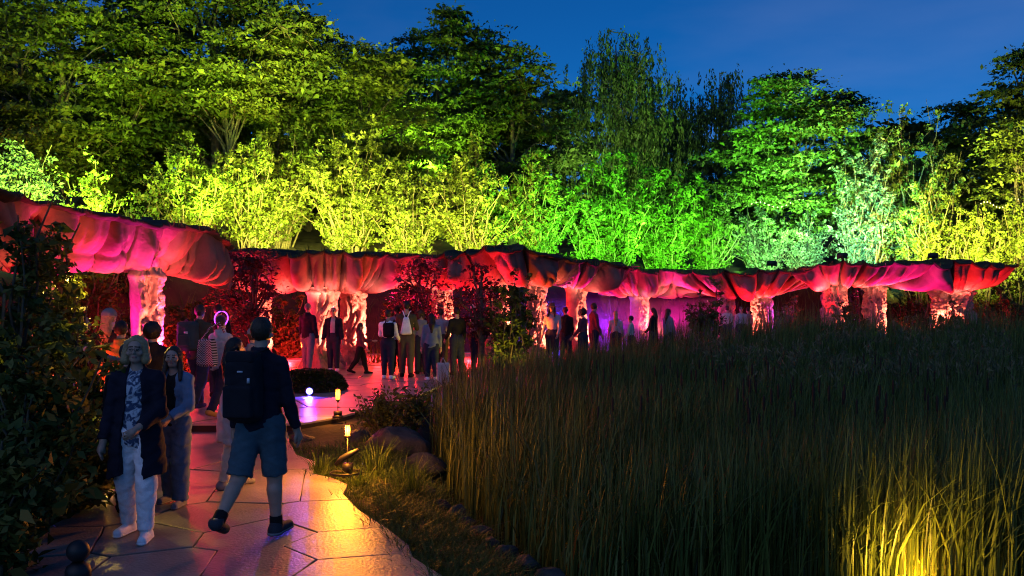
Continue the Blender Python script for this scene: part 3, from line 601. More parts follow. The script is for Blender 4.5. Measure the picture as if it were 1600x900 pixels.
spot(loc=(X(1425, 6.75), 6.75, -.2), to=(X(1440, 7.9), 7.9, .7), col=(1, .33, .012), w=120, ang=125, rad=.03, name='pond_lamp')
spot(loc=(X(1425, 6.3), 6.3, -.05), to=(X(1420, 10), 10, .9), col=(1, .50, .05), w=100, ang=140, rad=.03, name='pond_lamp')
tag((lambda r: r)(empty('pond_light', (X(1425, 6.5), 6.5, -.37))), 'small round lamp lighting the reeds from the water', 'lamp')
pl_ = [o for o in COL.objects if o.name == 'pond_light'][0]
m = MB(); m.lathe([(0, 0), (.05, 0), (.055, .03), (.045, .06), (.04, .062)], 12); link('housing', m.mesh('housing', M['black'], True), pl_)
m = MB(); m.lathe([(.04, .06), (.03, .068), (0.0005, .072)], 12); link('lens', m.mesh('lens', emit('lamp_lens', (1, .7, .2), 12), True), pl_)

# ------------------------------------------------------------------ rocks
def rock(label, px, py, d, s, seed, group=None, squash=.6):
    g = np.random.default_rng(seed); nu, nv = 28, 18; u = np.linspace(0, 2*math.pi, nu, endpoint=False); v = np.linspace(.02, math.pi-.02, nv)
    U, W = np.meshgrid(u, v, indexing='ij'); D = np.stack([np.cos(U)*np.sin(W), np.sin(U)*np.sin(W), np.cos(W)], -1)
    r = .75+.6*(fbm(D+seed, 1.3, 3)-.5)
    for k in range(7):                              # broken flat faces
        n = g.normal(0, 1, 3); n /= np.linalg.norm(n); c = g.uniform(.45, .7); dd = D@n; r = np.where(dd > .15, np.minimum(r, c/np.maximum(dd, .15)), r)
    Vv = (D*(r+.05*(fbm(D+seed, 5, 2)-.5))[..., None]*np.array([s, s*.8, s*squash])).reshape(-1, 3)
    f = grid_faces(nu, nv); l = np.arange(nv-1); ex = np.stack([(nu-1)*nv+l, l, l+1, (nu-1)*nv+l+1], -1)
    x, y, z = P(px, py, d); o = link('rock', mesh_np('rock', Vv, np.vstack([f, ex]), M['rock'], True), None, (x, y, z), g.uniform(0, 6))
    return tag(o, label, 'rock', group)
rock('large dark rock face between the torch lamps and the reeds', 622, 702, 12.0, .62, 3, squash=.75)
rock('dark boulder under the leafy plant at the plaza corner', 560, 690, 12.9, .40, 5)
rock('low boulder against the reed edge beside the large rock', 655, 735, 11.2, .45, 8)
rock('flat dark stone at the end of the step by the grass', 470, 690, 13.0, .30, 12, squash=.5)
for i, (px, py, s, lb) in enumerate(((668, 770, 0.16, 'pond edge stone furthest from the camera, under the overhanging grass'), (690, 790, 0.14, 'second of the pond edge stones counted from the large rock'), (712, 800, 0.17, 'third of the pond edge stones counted from the large rock'), (728, 818, 0.13, 'fourth of the pond edge stones counted from the large rock'), (748, 830, 0.16, 'middle stone of the row along the pond edge'),
                               (765, 850, 0.12, 'smallest pond edge stone beside the paving corner'), (790, 868, 0.16, 'third last pond edge stone before the bottom of the picture'), (822, 884, 0.19, 'largest pond edge stone just above the bottom of the picture'), (858, 898, 0.17, 'last pond edge stone cut by the bottom of the picture'))):
    rock(lb, px, py, GD(py, -.12), s, 20+i, 'stones along the pond edge')

# ------------------------------------------------------------------ verge grass right of the path, low planting
mb = MB(); pxs = rng.uniform(440, 900, 2600); pys = rng.uniform(690, 925, 2600); ds = (CZ-.02)*F/(pys-HZ); xs = (pxs-800)/F*ds; pp_ = np.stack([xs, ds], 1)
a_, b_ = poly_sd(pp_, PATH), poly_sd(pp_, POND)
for x, d, a, b in zip(xs, ds, a_, b_):
    if a < -.05 or b < -.22 or a > 1.9 or x < -3.5: continue
    h = rng.uniform(.07, .20)*(1+.5*(noise3(np.array([[x, d, 0]]), 1.2)[0]-.4)); tuft(mb, x, d, g1(x, d)-.01, 16, h, .006, .10, (.3, 1.4))
tag(link('verge_grass', mb.mesh('verge_grass', M['grass'])), 'soft unmown grass between path and pond', 'grass', kind='stuff')
mb = MB()
for k in range(420):
    d = rng.uniform(3.2, 13); x = np.interp(d, [3, 6.4, 9, 11, 13], [-3.9, -3.7, -4.35, -5.2, -6.6])-rng.uniform(0, 1.4)
    tuft(mb, x, d, g1(x, d)-.01, 12, rng.uniform(.08, .22), .008, .12, (.3, 1.3))
tag(link('border_grass', mb.mesh('border_grass', M['grass'])), 'low grass edging under the dark bushes by the path', 'grass', kind='stuff')
def grass_clump(label, px, py, d, h, n, w=.012, spread=.1, m='grass', lean=(.1, .8), cat='grass clump'):
    x, y, z = P(px, py, d); mb = MB(); tuft(mb, 0, 0, 0, n, h, w, spread, lean)
    return tag(link('grass_clump', mb.mesh('grass_clump', M[m]), None, (x, y, g1(x, y)-.02)), label, cat)
grass_clump('grass clump left of the near torch lamp glowing yellow green', 498, 720, 10.4, .34, 60)
grass_clump('tall pale grass clump right of the near torch lamp', 590, 720, 10.2, .50, 60, .010)
grass_clump('drooping grass clump below the near torch lamp', 560, 745, 9.6, .28, 70)
grass_clump('grey green feathery grass hanging over the stones', 640, 770, 9.4, .46, 90, .008, .16)
grass_clump('red lit grass clump at the foot of the smooth white stem', 590, 565, 27.0, .55, 60, .03, .35)
grass_clump('low red lit grass clump beside the walking child', 625, 572, 25.6, .45, 60, .03, .35)
grass_clump('spiky plant with red lit blades beneath the nearest canopy', 322, 500, 20.5, 1.15, 40, .035, .12, lean=(.2, .9), cat='spiky plant')

def bush(name, label, px, base_py, py_top, d, wpx, leaf, n, ls, stems=16, zb=None, group=None, gap=.1, asp=.5, twig=.35, cat='bush', lean=.9, dep=.8):
    z = (CZ-(base_py-HZ)/F*d) if zb is None else zb
    return shrub(name, label, px, py_top, d, wpx, leaf, n, ls, z, cat, group, stems, lean, gap, asp, twig, dep)
# dark foreground bushes on the left
bush('laurel_bush', 'tall dark bush filling the left edge', 10, 0, 300, 9.2, 210, 'leafF', 4800, .105, 22, .1)
bush('laurel_bush', 'dark bush in front of the left edge with orange lit tips', 74, 0, 346, 10.2, 150, 'leafF', 3000, .10, 22, .1)
bush('laurel_bush', 'rounded dark bush at the lower left', 40, 0, 560, 7.4, 260, 'leafF', 4200, .10, 22, .08)
bush('laurel_bush', 'broad leaved low bush touching the path edge', 92, 0, 640, 8.2, 150, 'leafF', 3200, .115, 18, .06)
bush('laurel_bush', 'lowest dark plants at the bottom left corner', -10, 0, 690, 6.3, 240, 'leafF', 3800, .10, 22, .05)
bush('cherry_laurel', 'upright plant with long glowing leaves left of the woman', 138, 0, 548, 9.5, 95, 'leafF', 800, .17, 14, .05, asp=.30, twig=.25, cat='plant')
bush('border_plant', 'small leafy plant spilling onto the paving left of the woman', 150, 0, 660, 9.0, 70, 'leafF', 900, .08, 10, .03, cat='plant')
bush('border_plant', 'leafy plant with red flecks above the left group', 42, 0, 430, 11.6, 120, 'leafF', 1500, .085, 16, .1, cat='plant')
# small trees and shrubs in front of the canopies
def small_tree(label, px, base_z, top, d, w, leaf, n, ls, lo=.35, cat='small tree', name='small_tree', cl=.42):
    return tree(name, label, px, top, d, w, leaf, n, ls, base=base_z, crown_lo=lo, style='round', cat=cat, group='small trees among the visitors', clump=cl, nclump=44)
small_tree('small purple leaved tree left of the two men', 392, .1, 386, 21.8, 84, 'leafD', 1300, .13, .34)
small_tree('small red lit tree above the group with backpacks', 655, .1, 392, 23.2, 80, 'leafD', 1100, .13, .30)
small_tree('small purple tree between the red tree and the dark shrub', 752, .1, 398, 22.6, 76, 'leafD', 900, .13, .30)
bush('leafy_shrub', 'dark leafy shrub with yellow lit foot in front of the stems', 802, 0, 432, 21.6, 100, 'leafB', 3400, .12, 20, .0, gap=.05, cat='shrub')
bush('leafy_shrub', 'dark leafy shrub in front of the long magenta canopy', 1102, 0, 444, 29.0, 70, 'leafB', 2400, .13, 18, .0, gap=.1, cat='shrub')
bush('leafy_shrub', 'small dark shrub before the twisted middle stem at the right', 1330, 0, 462, 29.6, 56, 'leafB', 1500, .13, 14, .0, gap=.1, cat='shrub')
bush('leafy_shrub', 'dark low plant before the widest stem at the right', 1480, 0, 478, 29.4, 60, 'leafB', 1200, .13, 14, .0, gap=.1, cat='shrub')
bush('corner_plant', 'leafy plant on the rock at the plaza corner', 600, 0, 622, 12.6, 95, 'leafF', 1100, .075, 14, .12, cat='plant')
bush('corner_plant', 'dark plant beside the reeds at the plaza edge', 645, 0, 615, 13.6, 70, 'leafF', 900, .075, 12, .05, cat='plant')
bush('shade_shrub', 'violet lit shrub under the nearest canopy behind the left group', 205, 0, 452, 19.5, 90, 'leafB', 1500, .12, 14, .1, cat='shrub')
bush('shade_shrub', 'violet lit shrub right of the long magenta canopy', 1232, 0, 462, 37.5, 60, 'leafB', 1400, .15, 14, .1, cat='shrub')
bush('shade_shrub', 'dim shrub in the dark bay beside the spiky plant', 290, 0, 452, 21.5, 90, 'leafB', 1900, .13, 14, .1, cat='shrub')
bush('shade_shrub', 'dim red shrub in the dark bay behind the two men', 450, 0, 462, 29, 100, 'leafB', 1900, .15, 14, .1, cat='shrub')
bush('shade_shrub', 'dim shrub in the dark bay behind the backpack group', 620, 0, 460, 30, 90, 'leafB', 1900, .15, 14, .1, cat='shrub')
bush('shade_shrub', 'dim red shrub behind the right end stems', 1420, 0, 462, 36, 120, 'leafC', 1800, .17, 14, .1, cat='shrub')
bush('shade_shrub', 'dim shrub beyond the right end of the canopies', 1580, 0, 440, 35, 120, 'leafC', 2000, .15, 16, .1, cat='shrub')

# ------------------------------------------------------------------ torch lamps, blue floodlight, ball bollard
GLOW = emit('lamp_glow', (1, .46, .07), 2.6); BULB = emit('lamp_core', (1, .75, .35), 90)
def torch(label, px, base_py, z0, lamp_z, r, hgt, d, w):
    x = X(px, d); root = tag(empty('torch_lamp', (x, d, z0)), label, 'lamp', 'torch lamps by the path'); zz = lamp_z-z0
    m = MB(); m.tube([(0, 0, 0), (0, 0, zz-hgt*.6)], r*.22, 8); link('post', m.mesh('post', M['black'], True), root)
    m = MB(); m.lathe([(.0005, .0), (r*2.6, .0), (r*2.6, .02), (r*1.6, .045), (r*.9, .06), (.0005, .06)], 14); link('base', m.mesh('base', M['black'], True), root)
    m = MB(); m.lathe([(r*.2, zz-hgt*.75), (r*.7, zz-hgt*.62), (r*1.15, zz-hgt*.52), (r*1.15, zz-hgt*.47), (.0005, zz-hgt*.47)], 14); link('cup', m.mesh('cup', M['black'], True), root)
    m = MB(); m.lathe([(r*.8, zz-hgt*.46), (r*.95, zz-hgt*.40), (r*.95, zz+hgt*.40), (r*.85, zz+hgt*.47), (.0005, zz+hgt*.48)], 16); link('glass', m.mesh('glass', GLOW, True), root)
    m = MB(); m.lathe([(r*1.02, zz+hgt*.44), (r*1.06, zz+hgt*.50), (r*.6, zz+hgt*.55), (.0005, zz+hgt*.56)], 14); link('cap', m.mesh('cap', M['black'], True), root)
    for a in range(3):
        m = MB(); q = 2*math.pi*a/3+.4; m.tube([(math.cos(q)*r*1.04, math.sin(q)*r*1.04, zz-hgt*.5), (math.cos(q)*r*1.04, math.sin(q)*r*1.04, zz+hgt*.46)], .0035, 5); link('rib', m.mesh('rib', M['black']), root)
    point((x, d-r*1.6-.03, lamp_z), (1, .30, .02), w, .05, 'torch_light')
    point((x+r*1.6+.03, d+.02, lamp_z), (1, .30, .02), w*.5, .05, 'torch_light'); point((x-r*1.6-.03, d+.02, lamp_z), (1, .30, .02), w*.8, .05, 'torch_light')
    return root
t1 = torch('glowing torch lamp on a thin post at the plaza edge', 528, 652, .13, CZ-(616-HZ)/F*14.05, .034, .17, 14.05, 22)
t2 = torch('glowing torch lamp standing in the grass beside the path', 543, 738, .03, CZ-(672-HZ)/F*9.8, .026, .12, 9.8, 74)
m = MB(); th = np.linspace(0, 4.4*math.pi, 60); m.tube(np.stack([.17*np.cos(th)-.02, .15*np.sin(th), .03+.006*th/3], 1), .007, 5); link('cable_coil', m.mesh('cable_coil', M['black'], True), t2)
m = MB(); m.box((.0, 0, .10), (.05, .04, .05)); link('junction_box', m.mesh('junction_box', M['black']), t2)
m = MB(); m.tube([(-.13, 0, .13), (-.06, 0, .20), (.03, 0, .25), (.12, 0, .30)], [.02, .035, .035, .02], 8); link('bracket', m.mesh('bracket', M['black'], True), t2)
m = MB(); m.box((.0, 0, .07), (.06, .05, .03)); link('junction_box', m.mesh('junction_box', M['black']), t1)
# low planted mound with blue flood lamp
x0, y0 = X(492, 18.6), 18.6; nu, nv = 60, 16; th = np.linspace(0, 2*math.pi, nu, endpoint=False); rr = np.linspace(0.01, 1, nv); TH, RR = np.meshgrid(th, rr, indexing='ij')
bx, by = np.cos(TH)*RR*.78-.12, np.sin(TH)*RR*.85; bz = .34*np.clip(1-RR**5, 0, 1)*(1+.7*(fbm(np.stack([bx, by, bx*0], -1), 3, 3)-.5))
f = grid_faces(nu, nv); l = np.arange(nv-1); ex = np.stack([(nu-1)*nv+l, l, l+1, (nu-1)*nv+l+1], -1)
md = tag(empty('planted_mound', (x0, y0, .11)), 'low dark mound behind the blue floodlight on the plaza', 'mound')
link('mound_soil', mesh_np('mound_soil', np.stack([bx, by, bz], -1).reshape(-1, 3), np.vstack([f, ex]), M['soil'], True), md)
K = 2600; a = rng.uniform(0, 6.28, K); r = np.sqrt(rng.random(K)); c = np.stack([np.cos(a)*r*.78-.12, np.sin(a)*r*.85, .34*np.clip(1-r**5, 0, 1)+.02+.05*rng.random(K)], 1)
V, f = leaves_np(c, np.stack([np.cos(a), np.sin(a), np.full(K, .8)], 1)+rng.normal(0, .5, (K, 3)), np.array([0, 0, 1.])+rng.normal(0, .5, (K, 3)), np.full(K, .11), np.full(K, .045))
tag(link('mound_leaves', mesh_np('mound_leaves', V, f, M['leafC']), md), kind='stuff')
bl = tag(empty('blue_floodlight', (X(484, 17.4), 17.4, .12)), 'blue floodlight shining towards the path from the mound', 'floodlight')
m = MB(); m.tube([(0, .10, .09), (0, .0, .09), (0, -.03, .09)], [.07, .09, .10], 16); link('housing', m.mesh('housing', M['black'], True), bl)
m = MB(); m.tube([(0, -.032, .09), (0, -.040, .09)], [.066, .060], 16); link('lens', m.mesh('lens', emit('blue_lens', (.16, .14, 1), 9), True), bl)
m = MB(); m.box((0, .03, .01), (.06, .05, .012)); link('foot', m.mesh('foot', M['black']), bl)
spot(loc=(X(484, 17.4), 17.33, .21), to=(X(450, 13), 12, .5), col=(.10, .05, 1), w=130, ang=150, rad=.06, name='blue_beam')
spot(loc=(X(484, 17.4), 17.32, .22), to=(X(425, 7.4), 7.4, 1.05), col=(.10, .06, 1), w=450, ang=16, rad=.04, name='blue_beam')
# ball-headed bollard at the lower left
bo = tag(empty('ball_bollard', (X(122, 6.0), 6.0, 0)), 'dark ball topped bollard at the lower left of the path', 'bollard')
zc = CZ-(861-HZ)/F*6.0; r = .074; a = np.linspace(-1.25, math.pi/2, 14)
m = MB(); m.lathe([(r*math.cos(t), zc+r*math.sin(t)) for t in a], 24); link('ball', m.mesh('ball', M['black'], True), bo)
m = MB(); m.lathe([(.030, zc-.075), (.030, zc-.066), (.05, zc-.085), (.072, zc-.10), (.082, zc-.13), (.083, zc-.18), (.070, zc-.19), (.07, 0)], 24); link('post', m.mesh('post', M['black'], True), bo)
# coloured light in the bays, string lights
point((X(862, 33), 33, 1.2), (.05, .03, 1), 420, .2, 'bay_lamp'); point((X(950, 36.5), 36.5, 1.0), (.35, .015, 1), 260, .2, 'bay_lamp'); point((X(1045, 37), 37, 1.0), (1, .012, .22), 260, .2, 'bay_lamp')
point((X(205, 18.6), 18.6, .9), (.35, .08, 1), 25, .1, 'bay_lamp'); point((X(1230, 36.4), 36.4, 1.3), (.30, .10, 1), 90, .1, 'bay_lamp')
point((X(300, 20.2), 20.2, .4), (1, .02, .02), 35, .1, 'bay_lamp'); point((X(622, 26.6), 26.6, .4), (1, .03, .02), 90, .1, 'bay_lamp'); point((X(1400, 34), 34, .5), (1, .10, .02), 60, .1, 'bay_lamp')
point((X(800, 20.9), 20.7, .15), (1, .60, .05), 130, .05, 'shrub_lamp'); point((X(60, 11.0), 11.0, .6), (1, .06, .03), 150, .05, 'shrub_lamp'); spot(loc=(X(150, 10.2), 10.2, .3), to=(X(60, 9), 9.0, .6), col=(1, .50, .06), w=130, ang=90, name='shrub_lamp'); spot(loc=(X(170, 8.7), 8.7, .18), to=(X(50, 8.5), 8.3, 1.35), col=(.95, .72, .10), w=170, ang=88, name='shrub_lamp')
spot(loc=(X(128, 10.6), 10.6, 2.2), to=(X(45, 8.6), 8.6, 1.1), col=(1, .62, .09), w=300, ang=75, name='shrub_lamp')
BLB = emit('string_bulb', (1, .8, .45), 2.2)
for lb, pa, pb, d in (('string of tiny lights above the pale green shrubs', 1168, 1262, 41.5), ('string of tiny lights near the right edge', 1528, 1596, 37.2)):
    a, b = np.array(P(pa, 322, d)), np.array(P(pb, 316, d)); n = 15; t = np.linspace(0, 1, n); q = a+(b-a)*t[:, None]; q[:, 2] += .15*np.sin(t*9)
    root = tag(empty('string_lights', tuple(a)), lb, 'string lights'); q = q-a
    m = MB(); m.tube(q, .012, 4, False); link('cable', m.mesh('cable', M['black']), root)
    for k in range(2): m = MB(); m.tube([(q[k*(n-1)][0], 0, q[k*(n-1)][2]-2.2), tuple(q[k*(n-1)])], .03, 5); link('pole', m.mesh('pole', M['black']), root)
    mbb = MB(); mbb.lathe([(.0005, -.03), (.02, -.012), (.02, .012), (.0005, .03)], 6); bm_ = mbb.mesh('bulb', BLB, True)
    for k in range(1, n-1): link('bulb', bm_, root, tuple(q[k]))

# drifting theatrical smoke in the violet bay
sm = bpy.data.materials.new('smoke'); sm.use_nodes = True; sn, sl_ = sm.node_tree.nodes, sm.node_tree.links; sn.remove(sn['Principled BSDF'])
pv = sn.new('ShaderNodeVolumePrincipled'); pv.inputs['Color'].default_value = (.9, .9, .92, 1); sz_ = sn.new('ShaderNodeTexNoise'); sz_.inputs['Scale'].default_value = .55; sz_.inputs['Detail'].default_value = 3; sg_ = sn.new('ShaderNodeMapRange'); sg_.inputs[1].default_value = .36; sg_.inputs[2].default_value = .66; sg_.inputs[3].default_value = .015; sg_.inputs[4].default_value = .15; stc = sn.new('ShaderNodeTexCoord'); sl_.new(stc.outputs['Object'], sz_.inputs['Vector']); sl_.new(sz_.outputs['Fac'], sg_.inputs[0]); sx_ = sn.new('ShaderNodeSeparateXYZ'); sh_ = sn.new('ShaderNodeMapRange'); sh_.inputs[1].default_value = .9; sh_.inputs[2].default_value = 2.1; sh_.inputs[3].default_value = 1; sh_.inputs[4].default_value = 0; sm_ = sn.new('ShaderNodeMath'); sm_.operation = 'MULTIPLY'; sl_.new(stc.outputs['Object'], sx_.inputs[0]); sl_.new(sx_.outputs['Z'], sh_.inputs[0]); sl_.new(sh_.outputs[0], sm_.inputs[0]); sl_.new(sg_.outputs[0], sm_.inputs[1]); sl_.new(sm_.outputs[0], pv.inputs['Density']); sl_.new(pv.outputs[0], sn['Material Output'].inputs['Volume'])
m = MB(); m.box((X(968, 34.5), 34.2, 1.15), (3.9, 2.6, 1.0)); tag(link('smoke', m.mesh('smoke', sm)), 'violet and pink lit smoke drifting between the stems', 'smoke', kind='stuff')
# ------------------------------------------------------------------ people: signed-distance bodies meshed as one surface
def surface_nets(f, o, h):
    s = f < 0; nx, ny, nz = f.shape
    c = np.zeros((nx-1, ny-1, nz-1), np.int8)
    for dx in (0, 1):
        for dy in (0, 1):
            for dz in (0, 1): c += s[dx:nx-1+dx, dy:ny-1+dy, dz:nz-1+dz]
    act = (c > 0) & (c < 8); idx = np.full(act.shape, -1, np.int64); ii = np.argwhere(act); idx[act] = np.arange(len(ii))
    acc = np.zeros((len(ii), 3)); cnt = np.zeros(len(ii)); i, j, k = ii.T
    for a in range(3):
        for u in (0, 1):
            for v in (0, 1):
                o1 = [0, 0, 0]; b, cc = [x for x in range(3) if x != a]; o1[b] = u; o1[cc] = v; o2 = list(o1); o2[a] = 1
                f1 = f[i+o1[0], j+o1[1], k+o1[2]]; f2 = f[i+o2[0], j+o2[1], k+o2[2]]; m = (f1 < 0) != (f2 < 0)
                t = f1/np.where(m, f1-f2, 1); q = np.zeros((len(ii), 3)); q[:, b] = u; q[:, cc] = v; q[:, a] = t; acc += q*m[:, None]; cnt += m
    V = (ii+acc/cnt[:, None])*h+o; Fs = []
    for a in range(3):
        sl0 = [slice(1, n-1) for n in f.shape]; sl0[a] = slice(0, f.shape[a]-1); sl1 = list(sl0); sl1[a] = slice(1, f.shape[a])
        s0, s1 = s[tuple(sl0)], s[tuple(sl1)]; e = np.argwhere(s0 != s1); off = np.array([1, 1, 1]); off[a] = 0; e = e+off; fl = s[tuple(e.T)]
        b, cc = [(1, 2), (2, 0), (0, 1)][a]
        def cell(db, dc): q = e.copy(); q[:, b] -= db; q[:, cc] -= dc; return idx[tuple(q.T)]
        quad = np.stack([cell(1, 1), cell(0, 1), cell(0, 0), cell(1, 0)], 1); quad[~fl] = quad[~fl][:, ::-1]; Fs.append(quad)
    return V, np.vstack(Fs)
class SDF:
    def __init__(s, lo, hi, h):
        s.h = h; s.lo = np.array(lo, float); n = np.ceil((np.array(hi)-s.lo)/h).astype(int)+1; s.f = np.full(n, .2, np.float32); s.n = n
    def _sub(s, lo, hi):
        a = np.clip(np.floor((lo-s.lo)/s.h).astype(int), 0, s.n-1); b = np.clip(np.ceil((hi-s.lo)/s.h).astype(int)+1, 1, s.n)
        g = np.meshgrid(*[(s.lo[k]+s.h*np.arange(a[k], b[k])).astype(np.float32) for k in range(3)], indexing='ij'); return tuple(slice(a[k], b[k]) for k in range(3)), np.stack(g, -1)
    def put(s, sl, d, k):
        f = s.f[sl]
        if k > 0: hh = np.clip(.5+.5*(d-f)/k, 0, 1); s.f[sl] = f*hh+d*(1-hh)-k*hh*(1-hh)
        else: s.f[sl] = np.minimum(f, d)
    def cone(s, a, b, ra, rb, k=.02, flat=1.0, cap=False, cy_=0.0):   # tapered limb; flat squeezes front to back
        a, b = np.array(a, np.float32), np.array(b, np.float32); r = max(ra, rb)+.05; sl, p = s._sub(np.minimum(a, b)-r, np.maximum(a, b)+r)
        if p.size == 0: return
        sc = np.array([1, 1/flat, 1], np.float32); A, B, Q = a*sc, b*sc, p*sc; ab = B-A; t = np.clip(((Q-A)@ab)/(ab@ab+1e-12), 0, 1)
        w_ = Q-A-t[..., None]*ab; d = np.sqrt(np.einsum('...i,...i->...', w_, w_))-(np.float32(ra)+np.float32(rb-ra)*t)
        if flat != 1: d = d*min(1, flat+.15)
        if cap: u = ab/np.linalg.norm(ab); d = np.maximum(d, (Q-B)@u)
        s.put(sl, d, k)
    def ell(s, c, r, k=.02, sub=False):
        c, r = np.array(c, np.float32), np.array(r, np.float32); sl, p = s._sub(c-r-.05, c+r+.05)
        if p.size == 0: return
        q = (p-c); k0 = np.linalg.norm(q/r, axis=-1); k1 = np.linalg.norm(q/(r*r), axis=-1)+1e-9; d = k0*(k0-1)/k1
        if sub: s.f[sl] = np.maximum(s.f[sl], -d)
        else: s.put(sl, d, k)
    def rbox(s, c, h, r, k=.01):
        c, h = np.array(c, float), np.array(h, float); sl, p = s._sub(c-h-.08, c+h+.08); q = np.abs(p-c)-(h-r)
        s.put(sl, np.linalg.norm(np.maximum(q, 0), axis=-1)+np.minimum(q.max(-1), 0)-r, k)
    def grid(s): return s._sub(s.lo-1, s.lo+s.n*s.h+1)[1]
    def band(s, lim): i = np.nonzero(s.f < lim); return i, np.stack([s.lo[k]+s.h*i[k] for k in range(3)], -1)
    def cut(s, fn): i, g = s.band(.05); s.f[i] = np.maximum(s.f[i], fn(g))
    def folds(s, a, sc, seed): i, g = s.band(.05); s.f[i] += a*(np.sin(g[..., 0]*sc+seed+2.2*np.sin(g[..., 2]*sc*.6+seed))*np.sin(g[..., 2]*sc*1.3+g[..., 1]*sc+seed*2))
    def mesh(s, name, m, smooth=True, mi=None):
        s.f[0], s.f[-1] = .1, .1; s.f[:, 0], s.f[:, -1] = .1, .1; s.f[:, :, 0], s.f[:, :, -1] = .1, .1
        V, Fq = surface_nets(s.f, s.lo, s.h)
        return mesh_np(name, V, Fq, m, smooth, mi(V[Fq].mean(1)) if mi else None)
CL = {}
def cloth(key, col, rough=.85, var=None, scale=9, bump=.25, bscale=120):
    if key not in CL: CL[key] = mat('cloth_'+key, col, rough, var or tuple(c*1.35 for c in col), scale, bump, bscale, .2)
    return CL[key]
navy = cloth('navy', (.010, .011, .022)); blk = cloth('black', (.010, .010, .011)); jean = cloth('jeans', (.10, .15, .22)); djean = cloth('dark_jeans', (.018, .025, .045)); denim = cloth('denim', (.13, .20, .30))
white = cloth('white', (.80, .80, .82)); cream = cloth('cream', (.42, .40, .37)); grey = cloth('grey', (.16, .17, .19)); khaki = cloth('khaki', (.09, .075, .05)); olive = cloth('olive', (.06, .055, .03)); yel = cloth('yellow', (.45, .26, .05)); wine = cloth('wine', (.12, .03, .05)); bluegrey = cloth('blue_grey', (.13, .16, .21)); lilac = cloth('lilac', (.38, .33, .36)); teal = cloth('teal_shorts', (.045, .085, .11))
def pattern_cloth(name, a, b, kind):
    m = bpy.data.materials.new(name); m.use_nodes = True; n, l = m.node_tree.nodes, m.node_tree.links; t = n.new('ShaderNodeTexCoord'); c = n.new('ShaderNodeValToRGB'); c.color_ramp.interpolation = 'CONSTANT' if kind == 'zig' else 'LINEAR'
    w = n.new('ShaderNodeTexWave'); w.inputs['Scale'].default_value = 9 if kind == 'zig' else 4.5; w.inputs['Distortion'].default_value = 0 if kind == 'zig' else 9; w.inputs['Detail Scale'].default_value = 1.4; w.bands_direction = 'Z'
    if kind == 'zig':
        sx = n.new('ShaderNodeSeparateXYZ'); pp = n.new('ShaderNodeMath'); pp.operation = 'PINGPONG'; pp.inputs[1].default_value = .05; ad = n.new('ShaderNodeMath'); cb = n.new('ShaderNodeCombineXYZ')
        l.new(t.outputs['Object'], sx.inputs[0]); l.new(sx.outputs['X'], pp.inputs[0]); l.new(pp.outputs[0], ad.inputs[0]); l.new(sx.outputs['Z'], ad.inputs[1]); l.new(ad.outputs[0], cb.inputs['Z']); l.new(cb.outputs[0], w.inputs['Vector'])
    else: l.new(t.outputs['Object'], w.inputs['Vector'])
    if kind != 'zig': w = n.new('ShaderNodeTexNoise'); w.inputs['Scale'].default_value = 13; w.inputs['Detail'].default_value = 2; w.inputs['Distortion'].default_value = 2.2; l.new(t.outputs['Object'], w.inputs['Vector'])
    c.color_ramp.elements[0].position = .46; c.color_ramp.elements[1].position = .54 if kind == 'zig' else .60; c.color_ramp.elements[0].color = (*a, 1); c.color_ramp.elements[1].color = (*b, 1)
    l.new(w.outputs['Fac'], c.inputs[0]); l.new(c.outputs[0], n['Principled BSDF'].inputs['Base Color']); n['Principled BSDF'].inputs['Roughness'].default_value = .8; return m
CL['print'] = pattern_cloth('blouse_print', (.02, .05, .12), (.45, .52, .60), 'wave'); CL['zigzag'] = pattern_cloth('zigzag_weave', (.015, .013, .015), (.45, .42, .42), 'zig')
SKIN = mat('skin', (.42, .26, .19), .5, (.48, .30, .22), 14, .1, 90, .4); LIP = mat('lips', (.32, .12, .11), .45); EYE = mat('eye', (.05, .035, .03), .25, spec=.6); BROW = mat('brow', (.07, .045, .03), .9)
HAIRS = {k: mat('hair_'+k, c, .5, tuple(x*1.6 for x in c), 26, .5, 70, .35) for k, c in dict(blonde=(.26, .18, .09), black=(.008, .007, .007), brown=(.035, .02, .012), grey=(.14, .13, .12)).items()}
def rot(v, yaw): a, b = math.cos(yaw), math.sin(yaw); return np.array([v[0]*a-v[1]*b, v[0]*b+v[1]*a, v[2]])
